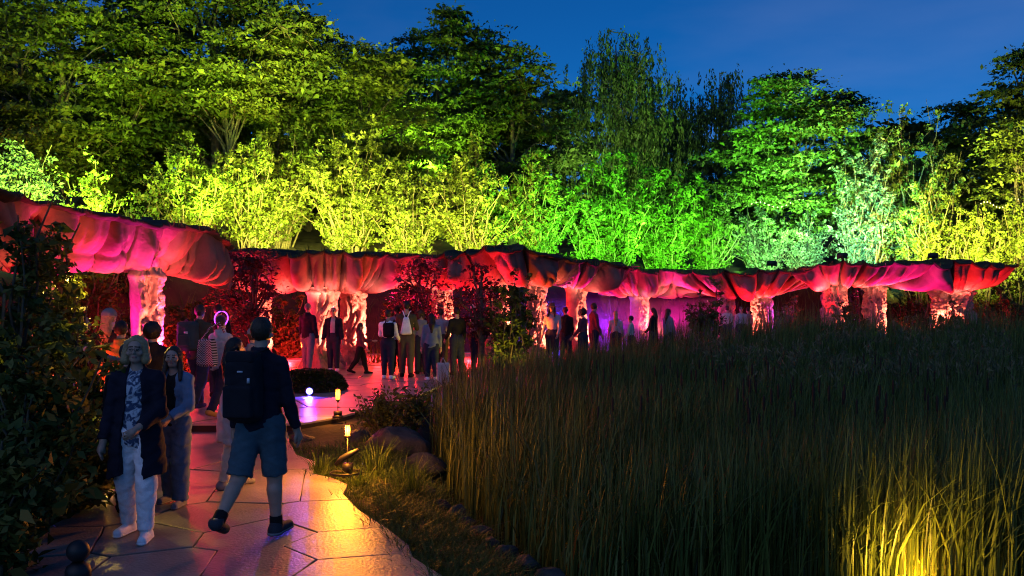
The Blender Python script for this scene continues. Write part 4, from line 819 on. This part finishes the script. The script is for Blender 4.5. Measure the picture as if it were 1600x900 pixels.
def pose(h, legs, arms, bw=1.0):
    """legs: (swing forward, knee bend) left, right; arms: (forward, outward, elbow bend, inward turn) in degrees. Facing +y."""
    J = {}
    for s, nm, lg in ((-1, 'L', legs[0]), (1, 'R', legs[1])):
        sw, kn = R(lg[0]), R(lg[1]); spl = lg[2] if len(lg) > 2 else .02; hip = np.array([s*.050*h, 0, .515*h]); u = np.array([s*spl, math.sin(sw), -math.cos(sw)]); w = np.array([s*spl*.8, math.sin(sw-kn), -math.cos(sw-kn)])
        k = hip+u*.245*h; an = k+w*.235*h; J['hip'+nm], J['knee'+nm], J['ank'+nm] = hip, k, an; fa = -(kn*.55 if kn > R(18) else 0); J['toe'+nm] = an+np.array([s*.018*h, .105*h*math.cos(fa), -.025*h+.105*h*math.sin(fa)])
        J['heel'+nm] = an+np.array([0, -.028*h, -.024*h-(.0 if fa == 0 else -.02*h)])
    low = min(J['ankL'][2], J['ankR'][2])-.042*h
    for s, nm, (fw, ab, el, tw) in ((-1, 'L', arms[0]), (1, 'R', arms[1])):
        fw, ab, el, tw = R(fw), R(ab), R(el), R(tw); sh = np.array([s*.103*bw*h, -.005*h, .792*h]); u = np.array([s*math.sin(ab), math.sin(fw)*math.cos(ab), -math.cos(fw)*math.cos(ab)]); e = sh+u*.170*h
        w = np.array([s*math.sin(ab)*math.cos(el)-s*math.sin(tw)*math.sin(el), math.sin(fw+el)*math.cos(tw), -math.cos(fw+el)]); w /= np.linalg.norm(w)
        J['sho'+nm], J['elb'+nm], J['wri'+nm], J['hd'+nm] = sh, e, e+w*.150*h, w
    for k in J:
        if not k.startswith('hd'): J[k] = J[k]-np.array([0, 0, low])
    J['z'] = -low; return J
STAND = ((3, 4), (-3, 2)); WALK = ((16, 5), (-16, 20)); HANG = ((4, 7, 12, 0), (2, 7, 14, 0))
def person(label, px, d, h, yaw, legs=STAND, arms=HANG, top=('jacket', navy), bottom=('trousers', djean), shoe=blk, hair=('short', 'brown'), hat=None, gzv=.12, res=.025, under=None, extra=None, build=1.0, group='visitors on the plaza', headturn=0, glasses=False):
    J = pose(h, legs, arms, build); dz = J['z']; yw = R(yaw); root = empty('person', (X(px, d), d, gzv), yw); tag(root, label, 'person', group)
    Z = lambda f: f*h+dz; jj = np.array([J[k] for k in J if k != 'z' and not k.startswith('hd')]+[J['wri'+n]+J['hd'+n]*.10*h for n in 'LR']); lo = np.minimum(jj.min(0)-.08*h, (-.20*h, -.15*h, -.02)); lo[2] = -.03; hi = np.maximum(jj.max(0)+.08*h, (.20*h, .15*h, 0)); hi[2] = 1.05*h+dz; b = build
    def torso(S, t=0.0, k=.03, sh=True):
        S.cone((0, 0, Z(.505)), (0, 0, Z(.60)), .090*h*b+t, .077*h*b+t, k, .70); S.cone((0, 0, Z(.60)), (0, .003*h, Z(.735)), .076*h*b+t, .093*h*b+t, k, .68)
        if sh:
            S.cone((-.076*h*b, -.004*h, Z(.780)), (.076*h*b, -.004*h, Z(.780)), .036*h+t*.7, .036*h+t*.7, k, .95)
            for sx in (-1, 1): S.cone((sx*.018*h, -.008*h, Z(.825)), (sx*.080*h*b, -.006*h, Z(.793)), .026*h+t*.3, .028*h+t*.6, k, .95)
    def armsdf(S, t=0.0, k=.02, upto=1.0, cap=False):
        for n in 'LR':
            a, e, w = J['sho'+n], J['elb'+n], J['wri'+n]; S.cone(a, e, .029*h+t*.8, .025*h+t, k)
            if upto > .5: S.cone(e, e+(w-e)*min(1, (upto-.5)*2), .026*h+t, .0185*h+t*.9, k, 1, cap)
    def hand(S, n):
        w, u = J['wri'+n], J['hd'+n]; s = -1 if n == 'L' else 1; up_ = np.array([0, 0, 1.]) if abs(u[2]) < .8 else np.array([0, 1., 0]); sd_ = np.cross(u, up_); sd_ /= np.linalg.norm(sd_); nn = np.cross(sd_, u)
        fan_, cur = (nn, sd_*-s) ; S.cone(w, w+u*.045*h, .0165*h, .019*h, .01)
        for q in range(4):
            o = fan_*(q-1.5)*.0105*h; r = max(.0062*h, res*.62); L = (.038, .044, .042, .033)[q]*h; p0 = w+u*.045*h+o; p1 = p0+u*L*.55+o*.15+cur*.004*h; p2 = p1+u*L*.5+cur*.014*h
            S.cone(p0, p1, r*1.05, r, .004); S.cone(p1, p2, r, r*.85, .004)
        p0 = w+u*.012*h-fan_*.012*h; p1 = p0+u*.022*h-fan_*.018*h+cur*.006*h; S.cone(p0, p1, .0085*h, .0075*h, .006); S.cone(p1, p1+u*.022*h+cur*.006*h, .0075*h, .0062*h, .004)
    # --- body
    S = SDF(lo, hi, res); torso(S)
    for n in 'LR':
        S.cone(J['hip'+n], J['knee'+n], .058*h*b, .036*h, .02); kk, an = J['knee'+n], J['ank'+n]; S.cone(kk, an, .036*h, .023*h, .015); mid = kk+(an-kk)*.28+np.array([0, -.012*h, 0]); S.cone(mid, kk+(an-kk)*.5+np.array([0, -.008*h, 0]), .034*h, .026*h, .02); S.cone(J['heel'+n]+np.array([0, .01*h, .01]), J['toe'+n], .021*h, .015*h, .012)
    armsdf(S); [hand(S, n) for n in 'LR']
    ht = R(headturn); hc = np.array([0, .010*h, Z(.932)])
    def hp(x, y, z): a, c_ = math.cos(ht), math.sin(ht); return hc+np.array([(x*a-y*c_)*h, (x*c_+y*a)*h, z*h])
    S.cone((0, -.008*h, Z(.80)), (0, .002*h, Z(.885)), .031*h, .030*h, .02)
    S.ell(hc+np.array([0, -.004*h, .008*h]), (.0425*h, .053*h, .056*h), .015)
    S.cone(hp(0, .010, -.012), hp(0, .024, -.046), .037*h, .021*h, .02); S.cone(hp(-.012, .022, -.046), hp(.012, .022, -.046), .016*h, .016*h, .012)
    for sx in (-1, 1): S.ell(hp(sx*.042, -.006, -.012), (.008*h, .012*h, .018*h), .006)
    if res < .012:
        S.cone(hp(0, .049, .006), hp(0, .0575, -.0165), .0042*h, .0058*h, .006); S.cone(hp(-.0055, .052, -.018), hp(.0055, .052, -.018), .0045*h, .0045*h, .005)
        S.cone(hp(-.022, .044, .015), hp(.022, .044, .015), .0065*h, .0065*h, .01)
        for sx in (-1, 1): S.ell(hp(sx*.0165, .0575, .002), (.010*h, .007*h, .006*h), 0, True); S.ell(hp(sx*.0165, .0455, .002), (.0095*h, .0085*h, .0075*h), .003); S.ell(hp(sx*.026, .036, -.016), (.014*h, .014*h, .013*h), .012)
        S.cone(hp(-.008, .0455, -.0345), hp(.008, .0455, -.0345), .0048*h, .0048*h, .005)
    else: S.cone(hp(0, .048, .002), hp(0, .058, -.018), .008*h, .010*h, .01)
    def facemat(C):
        mi = np.zeros(len(C), int); q = C-hc; a, c_ = math.cos(-ht), math.sin(-ht); q = np.stack([q[:, 0]*a-q[:, 1]*c_, q[:, 0]*c_+q[:, 1]*a, q[:, 2]], 1)/h; fr = q[:, 1] > .03
        mi[fr & (abs(q[:, 0]) < .0115) & (abs(q[:, 2]+.0345) < .0042)] = 1
        for sx in (-1, 1): mi[fr & (((q[:, 0]-sx*.0165)/.0075)**2+((q[:, 2]-.002)/.0046)**2 < 1)] = 2; mi[fr & (abs(q[:, 0]-sx*.017) < .012) & (abs(q[:, 2]-.0145-.0015*np.cos(q[:, 0]*90)) < .003)] = 3
        return mi
    link('body', S.mesh('body', [SKIN, LIP, EYE, BROW], True, facemat), root)
    # --- hair and hats
    st, hcName = hair
    if st:
        S = SDF(hc-np.array([.11*h, .14*h, (.30 if st in ('long', 'longback', 'verylong') else .14)*h]), hc+np.array([.11*h, .12*h, .12*h]), min(res, .015))
        S.ell(hc+np.array([0, -.008*h, .013*h]), (.0485*h, .059*h, .060*h), .01)
        if st == 'curly': S.ell(hc+np.array([0, -.012*h, .012*h]), (.062*h, .068*h, .066*h), .02)
        if st == 'bob':
            for sx in (-1, 1): S.cone(hp(sx*.036, .006, .03), hp(sx*.048, .010, -.050), .022*h, .026*h, .02); S.cone(hp(sx*.030, -.03, .0), hp(sx*.034, -.028, -.052), .028*h, .026*h, .02)
        if st in ('long', 'verylong'):
            zz = -.16 if st == 'long' else -.22
            for sx in (-1, 1): S.cone(hp(sx*.040, .0, .02), hp(sx*.046, .006, -.06), .015*h, .018*h, .02); S.cone(hp(sx*.046, .006, -.06), hp(sx*.056, .052, zz+.02), .019*h, .012*h, .015)
        if st in ('long', 'longback', 'verylong'): S.cone(hp(0, -.034, .0), hp(0, -.052, -.10), .040*h, .044*h, .02); S.cone(hp(0, -.052, -.10), hp(0, -.058, -.21), .042*h, .026*h, .02)
        if st == 'bald': S.cut(lambda g: (g[..., 2]-(hc[2]+.018*h)))
        a_, c_ = math.cos(ht), math.sin(ht)
        def facecut(g): q = g-hc; y = -q[..., 0]*c_*-1*0+(q[..., 0]*-(-c_)*0+q[..., 1]*a_-q[..., 0]*c_*-1*0); yy = (-c_*q[..., 0]+a_*q[..., 1]) if ht else q[..., 1]; xx = a_*q[..., 0]+c_*q[..., 1]; lim = .028*h+.5*np.maximum(q[..., 2]-.028*h, 0)-.06*np.maximum(-q[..., 2], 0); w_ = .034*h if st in ('long', 'bob', 'verylong') else .2*h; return np.minimum(np.minimum(yy-lim, w_-np.abs(xx))*.9, .045*h-q[..., 2])
        S.cut(facecut); S.folds(.0022*h if st != 'curly' else .005*h, 130 if st != 'curly' else 75, len(label))
        link('hair', S.mesh('hair', HAIRS[hcName]), root)
    if hat:
        S = SDF(hc-np.array([.13*h]*3), hc+np.array([.13*h]*3), min(res, .012)); S.ell(hc+np.array([0, -.006*h, .022*h]), (.053*h, .063*h, .058*h), .01); S.cut(lambda g: hc[2]+.012*h-g[..., 2])
        if hat[0] == 'cap': S.cone(hp(0, .045, .018), hp(0, .092, .010), .036*h, .030*h, .008); S.cut(lambda g: np.where(g[..., 1] > hc[1]+.05*h, np.abs(g[..., 2]-(hc[2]+.016*h))-.006*h, -.1))
        if hat[0] == 'brim': S.ell(hc+np.array([0, 0, .022*h]), (.105*h, .11*h, .008*h), .01)
        link('hat', S.mesh('hat', hat[1]), root)
    if glasses:
        m = MB()
        for sx in (-1, 1): th = np.linspace(0, 2*math.pi, 15); m.tube([hp(sx*.0175+.014*math.cos(t), .060, .002+.011*math.sin(t)) for t in th], .0014, 4, False); m.tube([hp(sx*.031, .060, .005), hp(sx*.044, .0, .006)], .0014, 4, False)
        m.tube([hp(-.004, .061, .004), hp(.004, .061, .004)], .0014, 4, False); link('glasses', m.mesh('glasses', M['black']), root)
    # --- lower clothes
    kind, mb_ = bottom; sd0 = len(label)*1.7; S = SDF(lo, (hi[0], hi[1], Z(.66)), res); fl = dict(trousers=(.016, .019, .018), wide=(.018, .026, .036), slim=(.013, .014, .012), shorts=(.010, .018, 0), skirt=(.01, 0, 0))[kind]
    S.cone((0, 0, Z(.505)), (0, 0, Z(.61)), .092*h*b+.010, .080*h*b+.010, .02, .72, True)
    if kind == 'skirt': S.cone((0, 0, Z(.56)), (0, 0, Z(.30)), .09*h, .12*h, .03, .8, True)
    else:
        for n in 'LR':
            H_, K_, A_ = J['hip'+n], J['knee'+n], J['ank'+n]
            if kind == 'shorts': S.cone(H_, H_+(K_-H_)*.98, .062*h*b+fl[0], .046*h+fl[1], .02, 1, True); S.cone(H_+(K_-H_)*.45+np.array([.03*h*(-1 if n == 'L' else 1), 0, 0]), H_+(K_-H_)*.72+np.array([.025*h*(-1 if n == 'L' else 1), 0, 0]), .03*h, .034*h, .02)
            else: S.cone(H_, K_, .060*h*b+fl[0], .040*h+fl[1], .02); S.cone(K_, A_+(A_-K_)*(.02 if kind == 'wide' else -.03), .040*h+fl[1], .027*h+fl[2], .02, 1, True); S.cone(K_+(A_-K_)*.28+np.array([0, -.012*h, 0]), K_+(A_-K_)*.5+np.array([0, -.008*h, 0]), .034*h+.014, .028*h+.012, .02)
    S.folds(.0055, 30, sd0); S.folds(.003, 62, sd0+1); link({'skirt': 'skirt', 'shorts': 'shorts'}.get(kind, 'trousers'), S.mesh('trousers', mb_), root)
    # --- shoes
    for n in 'LR':
        A_, T_, E_ = J['ank'+n], J['toe'+n], J['heel'+n]; S = SDF(np.minimum(T_, E_)-.10, np.maximum(np.maximum(T_, E_), A_)+.10, min(res, .017)); S.cone(E_+np.array([0, .008, .005]), T_, .031*h*.95, .0235*h, .015, 1); S.cone(E_+np.array([0, .012*h, .006]), A_+np.array([0, 0, .012*h]), .029*h, .029*h, .02)
        flat_ = abs(T_[2]-E_[2]) < .012; zf = max(0.0, min(T_[2], E_[2])-.024*h) if flat_ else None
        if flat_: S.cut(lambda g: (zf+.002)-g[..., 2])
        S.cut(lambda g: g[..., 2]-(A_[2]+.018*h)); so_ = link('shoe', S.mesh('shoe', shoe), root)
        if res < .012 and flat_:
            S = SDF(np.minimum(T_, E_)-.10, np.maximum(T_, E_)+.10, .009); S.cone(E_+np.array([0, .006, .0]), T_+np.array([0, .004, 0]), .034*h, .026*h, .015); S.cut(lambda g: np.maximum(zf+.001-g[..., 2], g[..., 2]-zf-.024)); link('sole', S.mesh('sole', white if shoe is white else grey), so_)
    # --- upper clothes
    def upper(kind, m_, name, t0=0.0, opening=0.0):
        hem = dict(jacket=.49, shirt=.50, tee=.50, coat=.305, hoodie=.475, blouse=.455)[kind]; t = dict(jacket=.018, shirt=.010, tee=.009, coat=.020, hoodie=.020, blouse=.009)[kind]+t0
        S = SDF(lo, (hi[0], hi[1], Z(.90)), res); torso(S, t)
        if kind in ('coat', 'blouse', 'jacket', 'hoodie'): S.cone((0, 0, Z(.60)), (0, 0, Z(hem-.02)), .088*h*b+t, (.125 if kind == 'coat' else .098)*h*b+t, .03, .74)
        if kind == 'coat': S.cone((0, 0, Z(.56)), (0, 0, Z(.47)), .104*h*b+t, .122*h*b+t, .03, .78); S.cone((0, 0, Z(.47)), (0, 0, Z(.29)), .122*h*b+t, .142*h*b+t, .03, .78)
        armsdf(S, t*.8, .02, .62 if kind == 'tee' else .97, True)
        if kind in ('jacket', 'coat', 'hoodie'): S.cone((0, -.012*h, Z(.815)), (0, -.008*h, Z(.85 if kind != 'hoodie' else .845)), .05*h, (.043 if kind != 'hoodie' else .052)*h, .015)
        zh = Z(hem); arm_lo = min(J['wriL'][2], J['wriR'][2])
        def hemcut(g):
            r_ = np.full(g.shape[:-1], 9.0)
            for n in 'LR':
                for a, e in ((J['sho'+n], J['elb'+n]), (J['elb'+n], J['wri'+n])): ab = e-a; tt = np.clip(((g-a)@ab)/(ab@ab), 0, 1); r_ = np.minimum(r_, np.linalg.norm(g-a-tt[..., None]*ab, axis=-1))
            return np.where(r_ < .032*h+t+.01, -.05, zh+.012*h*np.sin(g[..., 0]*22)-g[..., 2])
        S.cut(hemcut); S.cut(lambda g: g[..., 2]-Z(.865))
        if opening > 0: S.cut(lambda g: np.where(g[..., 1] > .0, np.minimum(opening*h*(.65+1.0*np.clip((Z(.80)-g[..., 2])/h, 0, .5))-np.abs(g[..., 0]-.004*h*np.sin(g[..., 2]*9)), .035*h+.1*0+g[..., 1]*0+.1), -.05)*np.where(g[..., 2] < Z(.90), 1, -1))
        S.folds(.006 if kind != 'coat' else .007, 24, sd0+3); S.folds(.003, 55, sd0+5); o = link(name, S.mesh(name, m_), root); return o
    if under: upper(under[0], under[1], 'blouse' if under[0] == 'blouse' else 'shirt', -.002)
    upper(top[0], top[1], top[0] if top[0] != 'tee' else 't_shirt', .004 if under else 0, top[2] if len(top) > 2 else 0)
    if extra: extra(root, J, Z, h)
    return root, J, Z
def socks(root, J, Z, h):
    for n in 'LR':
        K_, A_ = J['knee'+n], J['ank'+n]; S = SDF(np.minimum(K_, A_)-.08, np.maximum(K_, A_)+.08, .009); S.cone(A_+(A_-K_)*.05, A_+(K_-A_)*.20, .030*h, .0295*h, .01, 1, True); link('sock', S.mesh('sock', blk), root)
NEAR = 'visitors walking on the path'
def world_at(px, d, gzv, yaw, p): q = rot(p, R(yaw)); return (X(px, d)+q[0], d+q[1], gzv+q[2])
# woman in the long dark coat
person('blonde woman in long dark open coat, printed blouse and white trousers', 214, 7.44, 1.66, 184, ((9, 3, .03), (-5, 10, .04)), ((8, 8, 58, 34), (4, 9, 14, 0)), ('coat', navy, .050), ('trousers', white), white, ('bob', 'blonde'), gzv=0, res=.0108, under=('blouse', CL['print']), group=NEAR, build=.93, headturn=6, glasses=True)
person('girl with long dark hair in a blue denim jacket and wide jeans', 272, 8.62, 1.51, 172, ((5, 3), (-5, 8)), ((16, 9, 50, 40), (16, 9, 50, 40)), ('jacket', denim, .05), ('wide', jean), grey, ('long', 'brown'), gzv=0, res=.0108, under=('tee', blk), group=NEAR, build=.90, headturn=14)
person('person in jeans and black boots almost hidden behind the blonde woman', 200, 8.15, 1.58, 5, ((14, 4), (-24, 20)), HANG, ('jacket', blk), ('trousers', djean), blk, ('short', 'brown'), gzv=0, res=.018, group=NEAR, build=.88)
person('man in dark jacket and knee length cargo shorts walking away', 408, 7.44, 1.81, -8, ((-16, 30, .10), (8, 3, .0)), ((2, 10, 18, 0), (4, 9, 16, 0)), ('jacket', navy), ('shorts', teal), cloth('trainer', (.03, .035, .045)), ('short', 'brown'), gzv=0, res=.0108, group=NEAR, build=.95, extra=socks)
person('person in pale coat with dark hair and white trousers beside the backpack man', 366, 9.4, 1.56, -60, ((6, 4), (-6, 8)), ((22, 10, 60, 20), (6, 8, 20, 0)), ('coat', lilac), ('trousers', cream), grey, ('longback', 'black'), gzv=0, res=.014, group=NEAR)
person('woman with glowing violet headband carrying the zigzag bag', 345, 14.1, 1.62, -25, WALK, ((12, 10, 30, 0), (10, 8, 30, 10)), ('hoodie', cream), ('trousers', djean), yel, ('short', 'brown'), res=.017)
person('man in olive jacket wearing the green rucksack', 312, 15.2, 1.78, -12, ((14, 4), (-16, 16)), HANG, ('jacket', olive), ('trousers', djean), blk, ('short', 'brown'), res=.018)
person('person in black top standing beyond the rucksack man', 341, 17.2, 1.76, 0, STAND, HANG, ('shirt', blk), ('trousers', djean), blk, ('short', 'black'))
person('person in a pale cap half hidden by the backpack man', 396, 12.2, 1.58, -30, STAND, HANG, ('hoodie', grey), ('trousers', djean), blk, ('short', 'brown'), ('cap', grey), gzv=0)
LG = 'group standing beside the left bushes'
person('person in black with dark hair pointing to the right', 124, 10.9, 1.80, -62, STAND, ((6, 8, 20, 0), (58, 8, 18, -10)), ('tee', blk), ('trousers', djean), blk, ('short', 'black'), gzv=0, res=.017, group=LG)
person('woman in light beanie and black top with pale trousers', 170, 12.2, 1.83, -10, STAND, ((8, 8, 40, 20), (8, 8, 40, 20)), ('shirt', blk), ('trousers', lilac), white, ('longback', 'blonde'), ('beanie', grey), gzv=0, res=.017, group=LG)
person('person in a yellow hoodie seen from behind', 189, 11.5, 1.69, 8, STAND, HANG, ('hoodie', yel), ('trousers', cream), white, ('short', 'black'), gzv=0, res=.017, group=LG)
person('person with curly black hair and black jacket before the lit stem', 238, 10.6, 1.69, 6, STAND, HANG, ('jacket', blk), ('trousers', djean), blk, ('curly', 'black'), gzv=0, res=.017, group=LG)
person('tall man in dark jumper looking at the carved stem', 481, 23.4, 1.77, -20, ((5, 3), (-6, 4)), HANG, ('jacket', navy), ('trousers', bluegrey), blk, ('short', 'grey'))
person('man in open dark jacket and pink shirt facing the path', 521, 23.4, 1.67, 175, STAND, ((4, 10, 12, 0), (2, 10, 12, 0)), ('jacket', navy, .045), ('trousers', djean), white, ('short', 'grey'), under=('shirt', lilac))
person('child with long brown hair walking across the plaza', 563, 22.6, 1.30, -85, WALK, ((30, 8, 60, 10), (10, 8, 30, 0)), ('hoodie', wine), ('slim', blk), blk, ('longback', 'brown'))
person('woman in white top and jeans wearing the small black rucksack', 606, 21.2, 1.62, -8, STAND, ((20, 10, 60, 20), (14, 8, 50, 10)), ('shirt', white), ('slim', djean), white, ('short', 'brown'))
person('person in dark clothes between the two rucksack wearers', 620, 23.2, 1.71, 10, STAND, HANG, ('jacket', bluegrey), ('trousers', blk), blk, ('short', 'black'))
person('tall man in dark shirt wearing the white drawstring bag', 635, 21.7, 1.83, 0, ((4, 2), (-4, 3)), ((20, 10, 70, 20), (20, 10, 70, 20)), ('tee', olive), ('trousers', khaki), blk, ('short', 'black'))
person('auburn haired person next to the man with drawstring bag', 658, 22.6, 1.62, 15, STAND, HANG, ('shirt', grey), ('trousers', djean), blk, ('bob', 'brown'))
person('woman with very long black hair in a blue grey jacket', 674, 20.8, 1.54, 10, STAND, HANG, ('jacket', bluegrey), ('trousers', djean), white, ('verylong', 'black'))
person('person in pale top behind the woman with long black hair', 689, 23.0, 1.63, 20, STAND, HANG, ('shirt', lilac), ('trousers', khaki), blk, ('short', 'brown'))
RG = 'visitors behind the reeds'
for lb, px, d, h, yaw, tp, hr, ht in (
    ('dark clothed person before the red stem at the reed edge', 714, 22.2, 1.68, 30, ('shirt', blk), ('short', 'black'), None),
    ('person in a pale cap and pink lit top left of the dark shrub', 741, 23.2, 1.74, -70, ('tee', lilac), ('short', 'brown'), ('cap', white)),
    ('person in a wide brimmed hat before the blue glow', 863, 24.8, 1.76, 160, ('shirt', lilac), ('long', 'black'), ('brim', khaki)),
    ('shadowed person right of the wide brimmed hat', 884, 26.2, 1.66, 20, ('jacket', blk), ('short', 'black'), None),
    ('dark haired person at the right side of the half smooth stem', 911, 25.0, 1.62, 60, ('shirt', wine), ('curly', 'black'), None),
    ('taller person behind the half smooth stem', 928, 26.4, 1.77, -70, ('jacket', wine), ('short', 'brown'), None),
    ('person in pale top alone before the violet smoke', 962, 27.0, 1.53, 0, ('shirt', lilac), ('longback', 'blonde'), None),
    ('small person bending towards the reeds', 986, 26.4, 1.40, 70, ('shirt', cream), ('short', 'black'), None),
    ('long haired person turned left of a pair before the magenta bay', 1021, 27.6, 1.62, 60, ('jacket', blk), ('longback', 'black'), None),
    ('long haired person in pale jacket at the right of the pair', 1044, 27.8, 1.60, -60, ('jacket', bluegrey), ('longback', 'brown'), None),
    ('distant person left of the twin thin stems', 1136, 33.2, 1.66, 10, ('shirt', cream), ('short', 'brown'), None),
    ('distant person in pale shirt by the twin thin stems', 1158, 33.6, 1.64, 170, ('shirt', lilac), ('short', 'brown'), None),
    ('distant person closest to the twin thin stems', 1169, 34.2, 1.6, 30, ('shirt', bluegrey), ('short', 'black'), None)):
    person(lb, px, d, h, yaw, STAND, ((10, 8, 35, 10), (4, 8, 20, 0)), tp, ('trousers', djean), blk, hr, ht, group=RG, res=.029)
# glowing headband
hb = tag(empty('glowing_headband', world_at(345, 14.1, .12, -25, np.array([0, 0, 1.53]))), 'violet glowing ring headband on the woman with the zigzag bag', 'headband')
m = MB(); th = np.linspace(0, 2*math.pi, 25); m.tube(np.stack([.105*np.cos(th), .02+.03*np.sin(th), .03+.115*np.sin(th)], 1), .009, 6, False); link('ring', m.mesh('ring', emit('violet_ring', (.42, .06, 1), 3.5), True), hb)

# ------------------------------------------------------------------ bags (each a thing of its own)
def bag(name, label, px, d, gzv, yaw, c, half, rad, m_, pocket=None, straps=None, taper=None, lid=None, res=.012, mark=None):
    loc = world_at(px, d, gzv, yaw, np.array(c)); root = tag(empty(name, loc, R(yaw)), label, 'bag'); h = np.array(half)
    S = SDF(-h-.05, h+.05, res); S.rbox((0, 0, 0), half, rad); S.folds(.004, 30, 2)
    if taper: S.cut(lambda g: (np.abs(g[..., 0])-half[0]*(1-taper*np.clip((g[..., 2]+half[2])/(2*half[2]), 0, 1)))*.8)
    link('sack', S.mesh('sack', m_), root)
    if pocket: S = SDF(np.array(pocket[0])-np.array(pocket[1])-.03, np.array(pocket[0])+np.array(pocket[1])+.03, res); S.rbox(pocket[0], pocket[1], .02); link('pocket', S.mesh('pocket', m_), root)
    if lid: S = SDF(np.array(lid[0])-np.array(lid[1])-.03, np.array(lid[0])+np.array(lid[1])+.03, res); S.rbox(lid[0], lid[1], .03); link('lid', S.mesh('lid', m_), root)
    for st in straps or (): q = MB(); q.tube(st, .014, 5); link('strap', q.mesh('strap', m_, True), root)
    for mk, mm in mark or (): q = MB(); q.box(*mk); link('reflective_tab', q.mesh('reflective_tab', mm), root)
    return root
tab = mat('reflective_tab', (.55, .58, .65), .3, spec=.6)
bag('backpack', 'big dark backpack on the man in shorts', 403, 7.44, 0, -8, (-.03, -.205, 1.25), (.155, .11, .28), .10, cloth('pack', (.012, .013, .018)), ((0, -.105, -.10), (.12, .04, .13)), [[(-.13, .06, .30), (-.13, .16, .32), (-.14, .27, .20), (-.13, .30, -.02), (-.17, .20, -.22)], [(.13, .06, .30), (.13, .16, .32), (.14, .27, .20), (.13, .30, -.02), (.17, .20, -.22)]], lid=((0, -.01, .25), (.12, .095, .05)), taper=.22, mark=[(((.02, -.114, .14), (.022, .006, .007)), tab), (((.09, -.112, .07), (.009, .008, .020)), tab)])
bag('rucksack', 'dark green rucksack on the man in the olive jacket', 309, 15.2, .12, -12, (-.06, -.20, 1.25), (.17, .12, .25), .08, cloth('green_pack', (.03, .06, .06)), ((0, -.11, -.07), (.12, .04, .10)), [[(-.1, .06, .24), (-.1, .14, .28), (-.1, .24, .15)], [(.1, .06, .24), (.1, .14, .28), (.1, .24, .15)]], mark=[(((.04, -.125, .06), (.035, .004, .02)), tab)])
bag('shoulder_bag', 'large zigzag patterned shoulder bag hanging before the headband woman', 327, 13.7, .12, -20, (0, -.05, 1.05), (.17, .07, .21), .05, CL['zigzag'], straps=[[(-.12, .02, .19), (.02, .05, .38), (.14, .10, .46), (.16, .2, .3)]], taper=.35)
bag('handbag', 'black shoulder bag on the person in the pale coat', 384, 9.3, 0, -60, (.0, -.04, .72), (.15, .07, .15), .04, blk, straps=[[(-.1, 0, .14), (-.04, .02, .42), (.03, .05, .62), (.06, .12, .66)]])
bag('small_rucksack', 'small black rucksack on the woman in the white top', 609, 21.2, .12, -8, (.02, -.17, 1.16), (.13, .08, .17), .05, blk, ((0, -.07, -.06), (.10, .03, .07)), [[(-.09, .04, .16), (-.10, .12, .24), (-.11, .2, .1)], [(.09, .04, .16), (.10, .12, .24), (.11, .2, .1)]], res=.016)
bag('drawstring_bag', 'white drawstring bag on the tall man in the dark shirt', 636, 21.7, .12, 0, (0, -.17, 1.24), (.15, .06, .21), .06, white, straps=[[(-.02, 0, .18), (-.08, .06, .34), (-.10, .14, .36)], [(.02, 0, .18), (.08, .06, .34), (.10, .14, .36)]], taper=.6, res=.016)
bag('shopping_bag', 'pale shopping bag standing at the reed edge on the plaza', 690, 20.0, .12, 10, (.02, -.12, .24), (.14, .07, .23), .03, cream, straps=[[(-.07, 0, .2), (0, 0, .34), (.07, 0, .2)]], res=.016)
print('BUILD', round(time.time()-T0, 1))
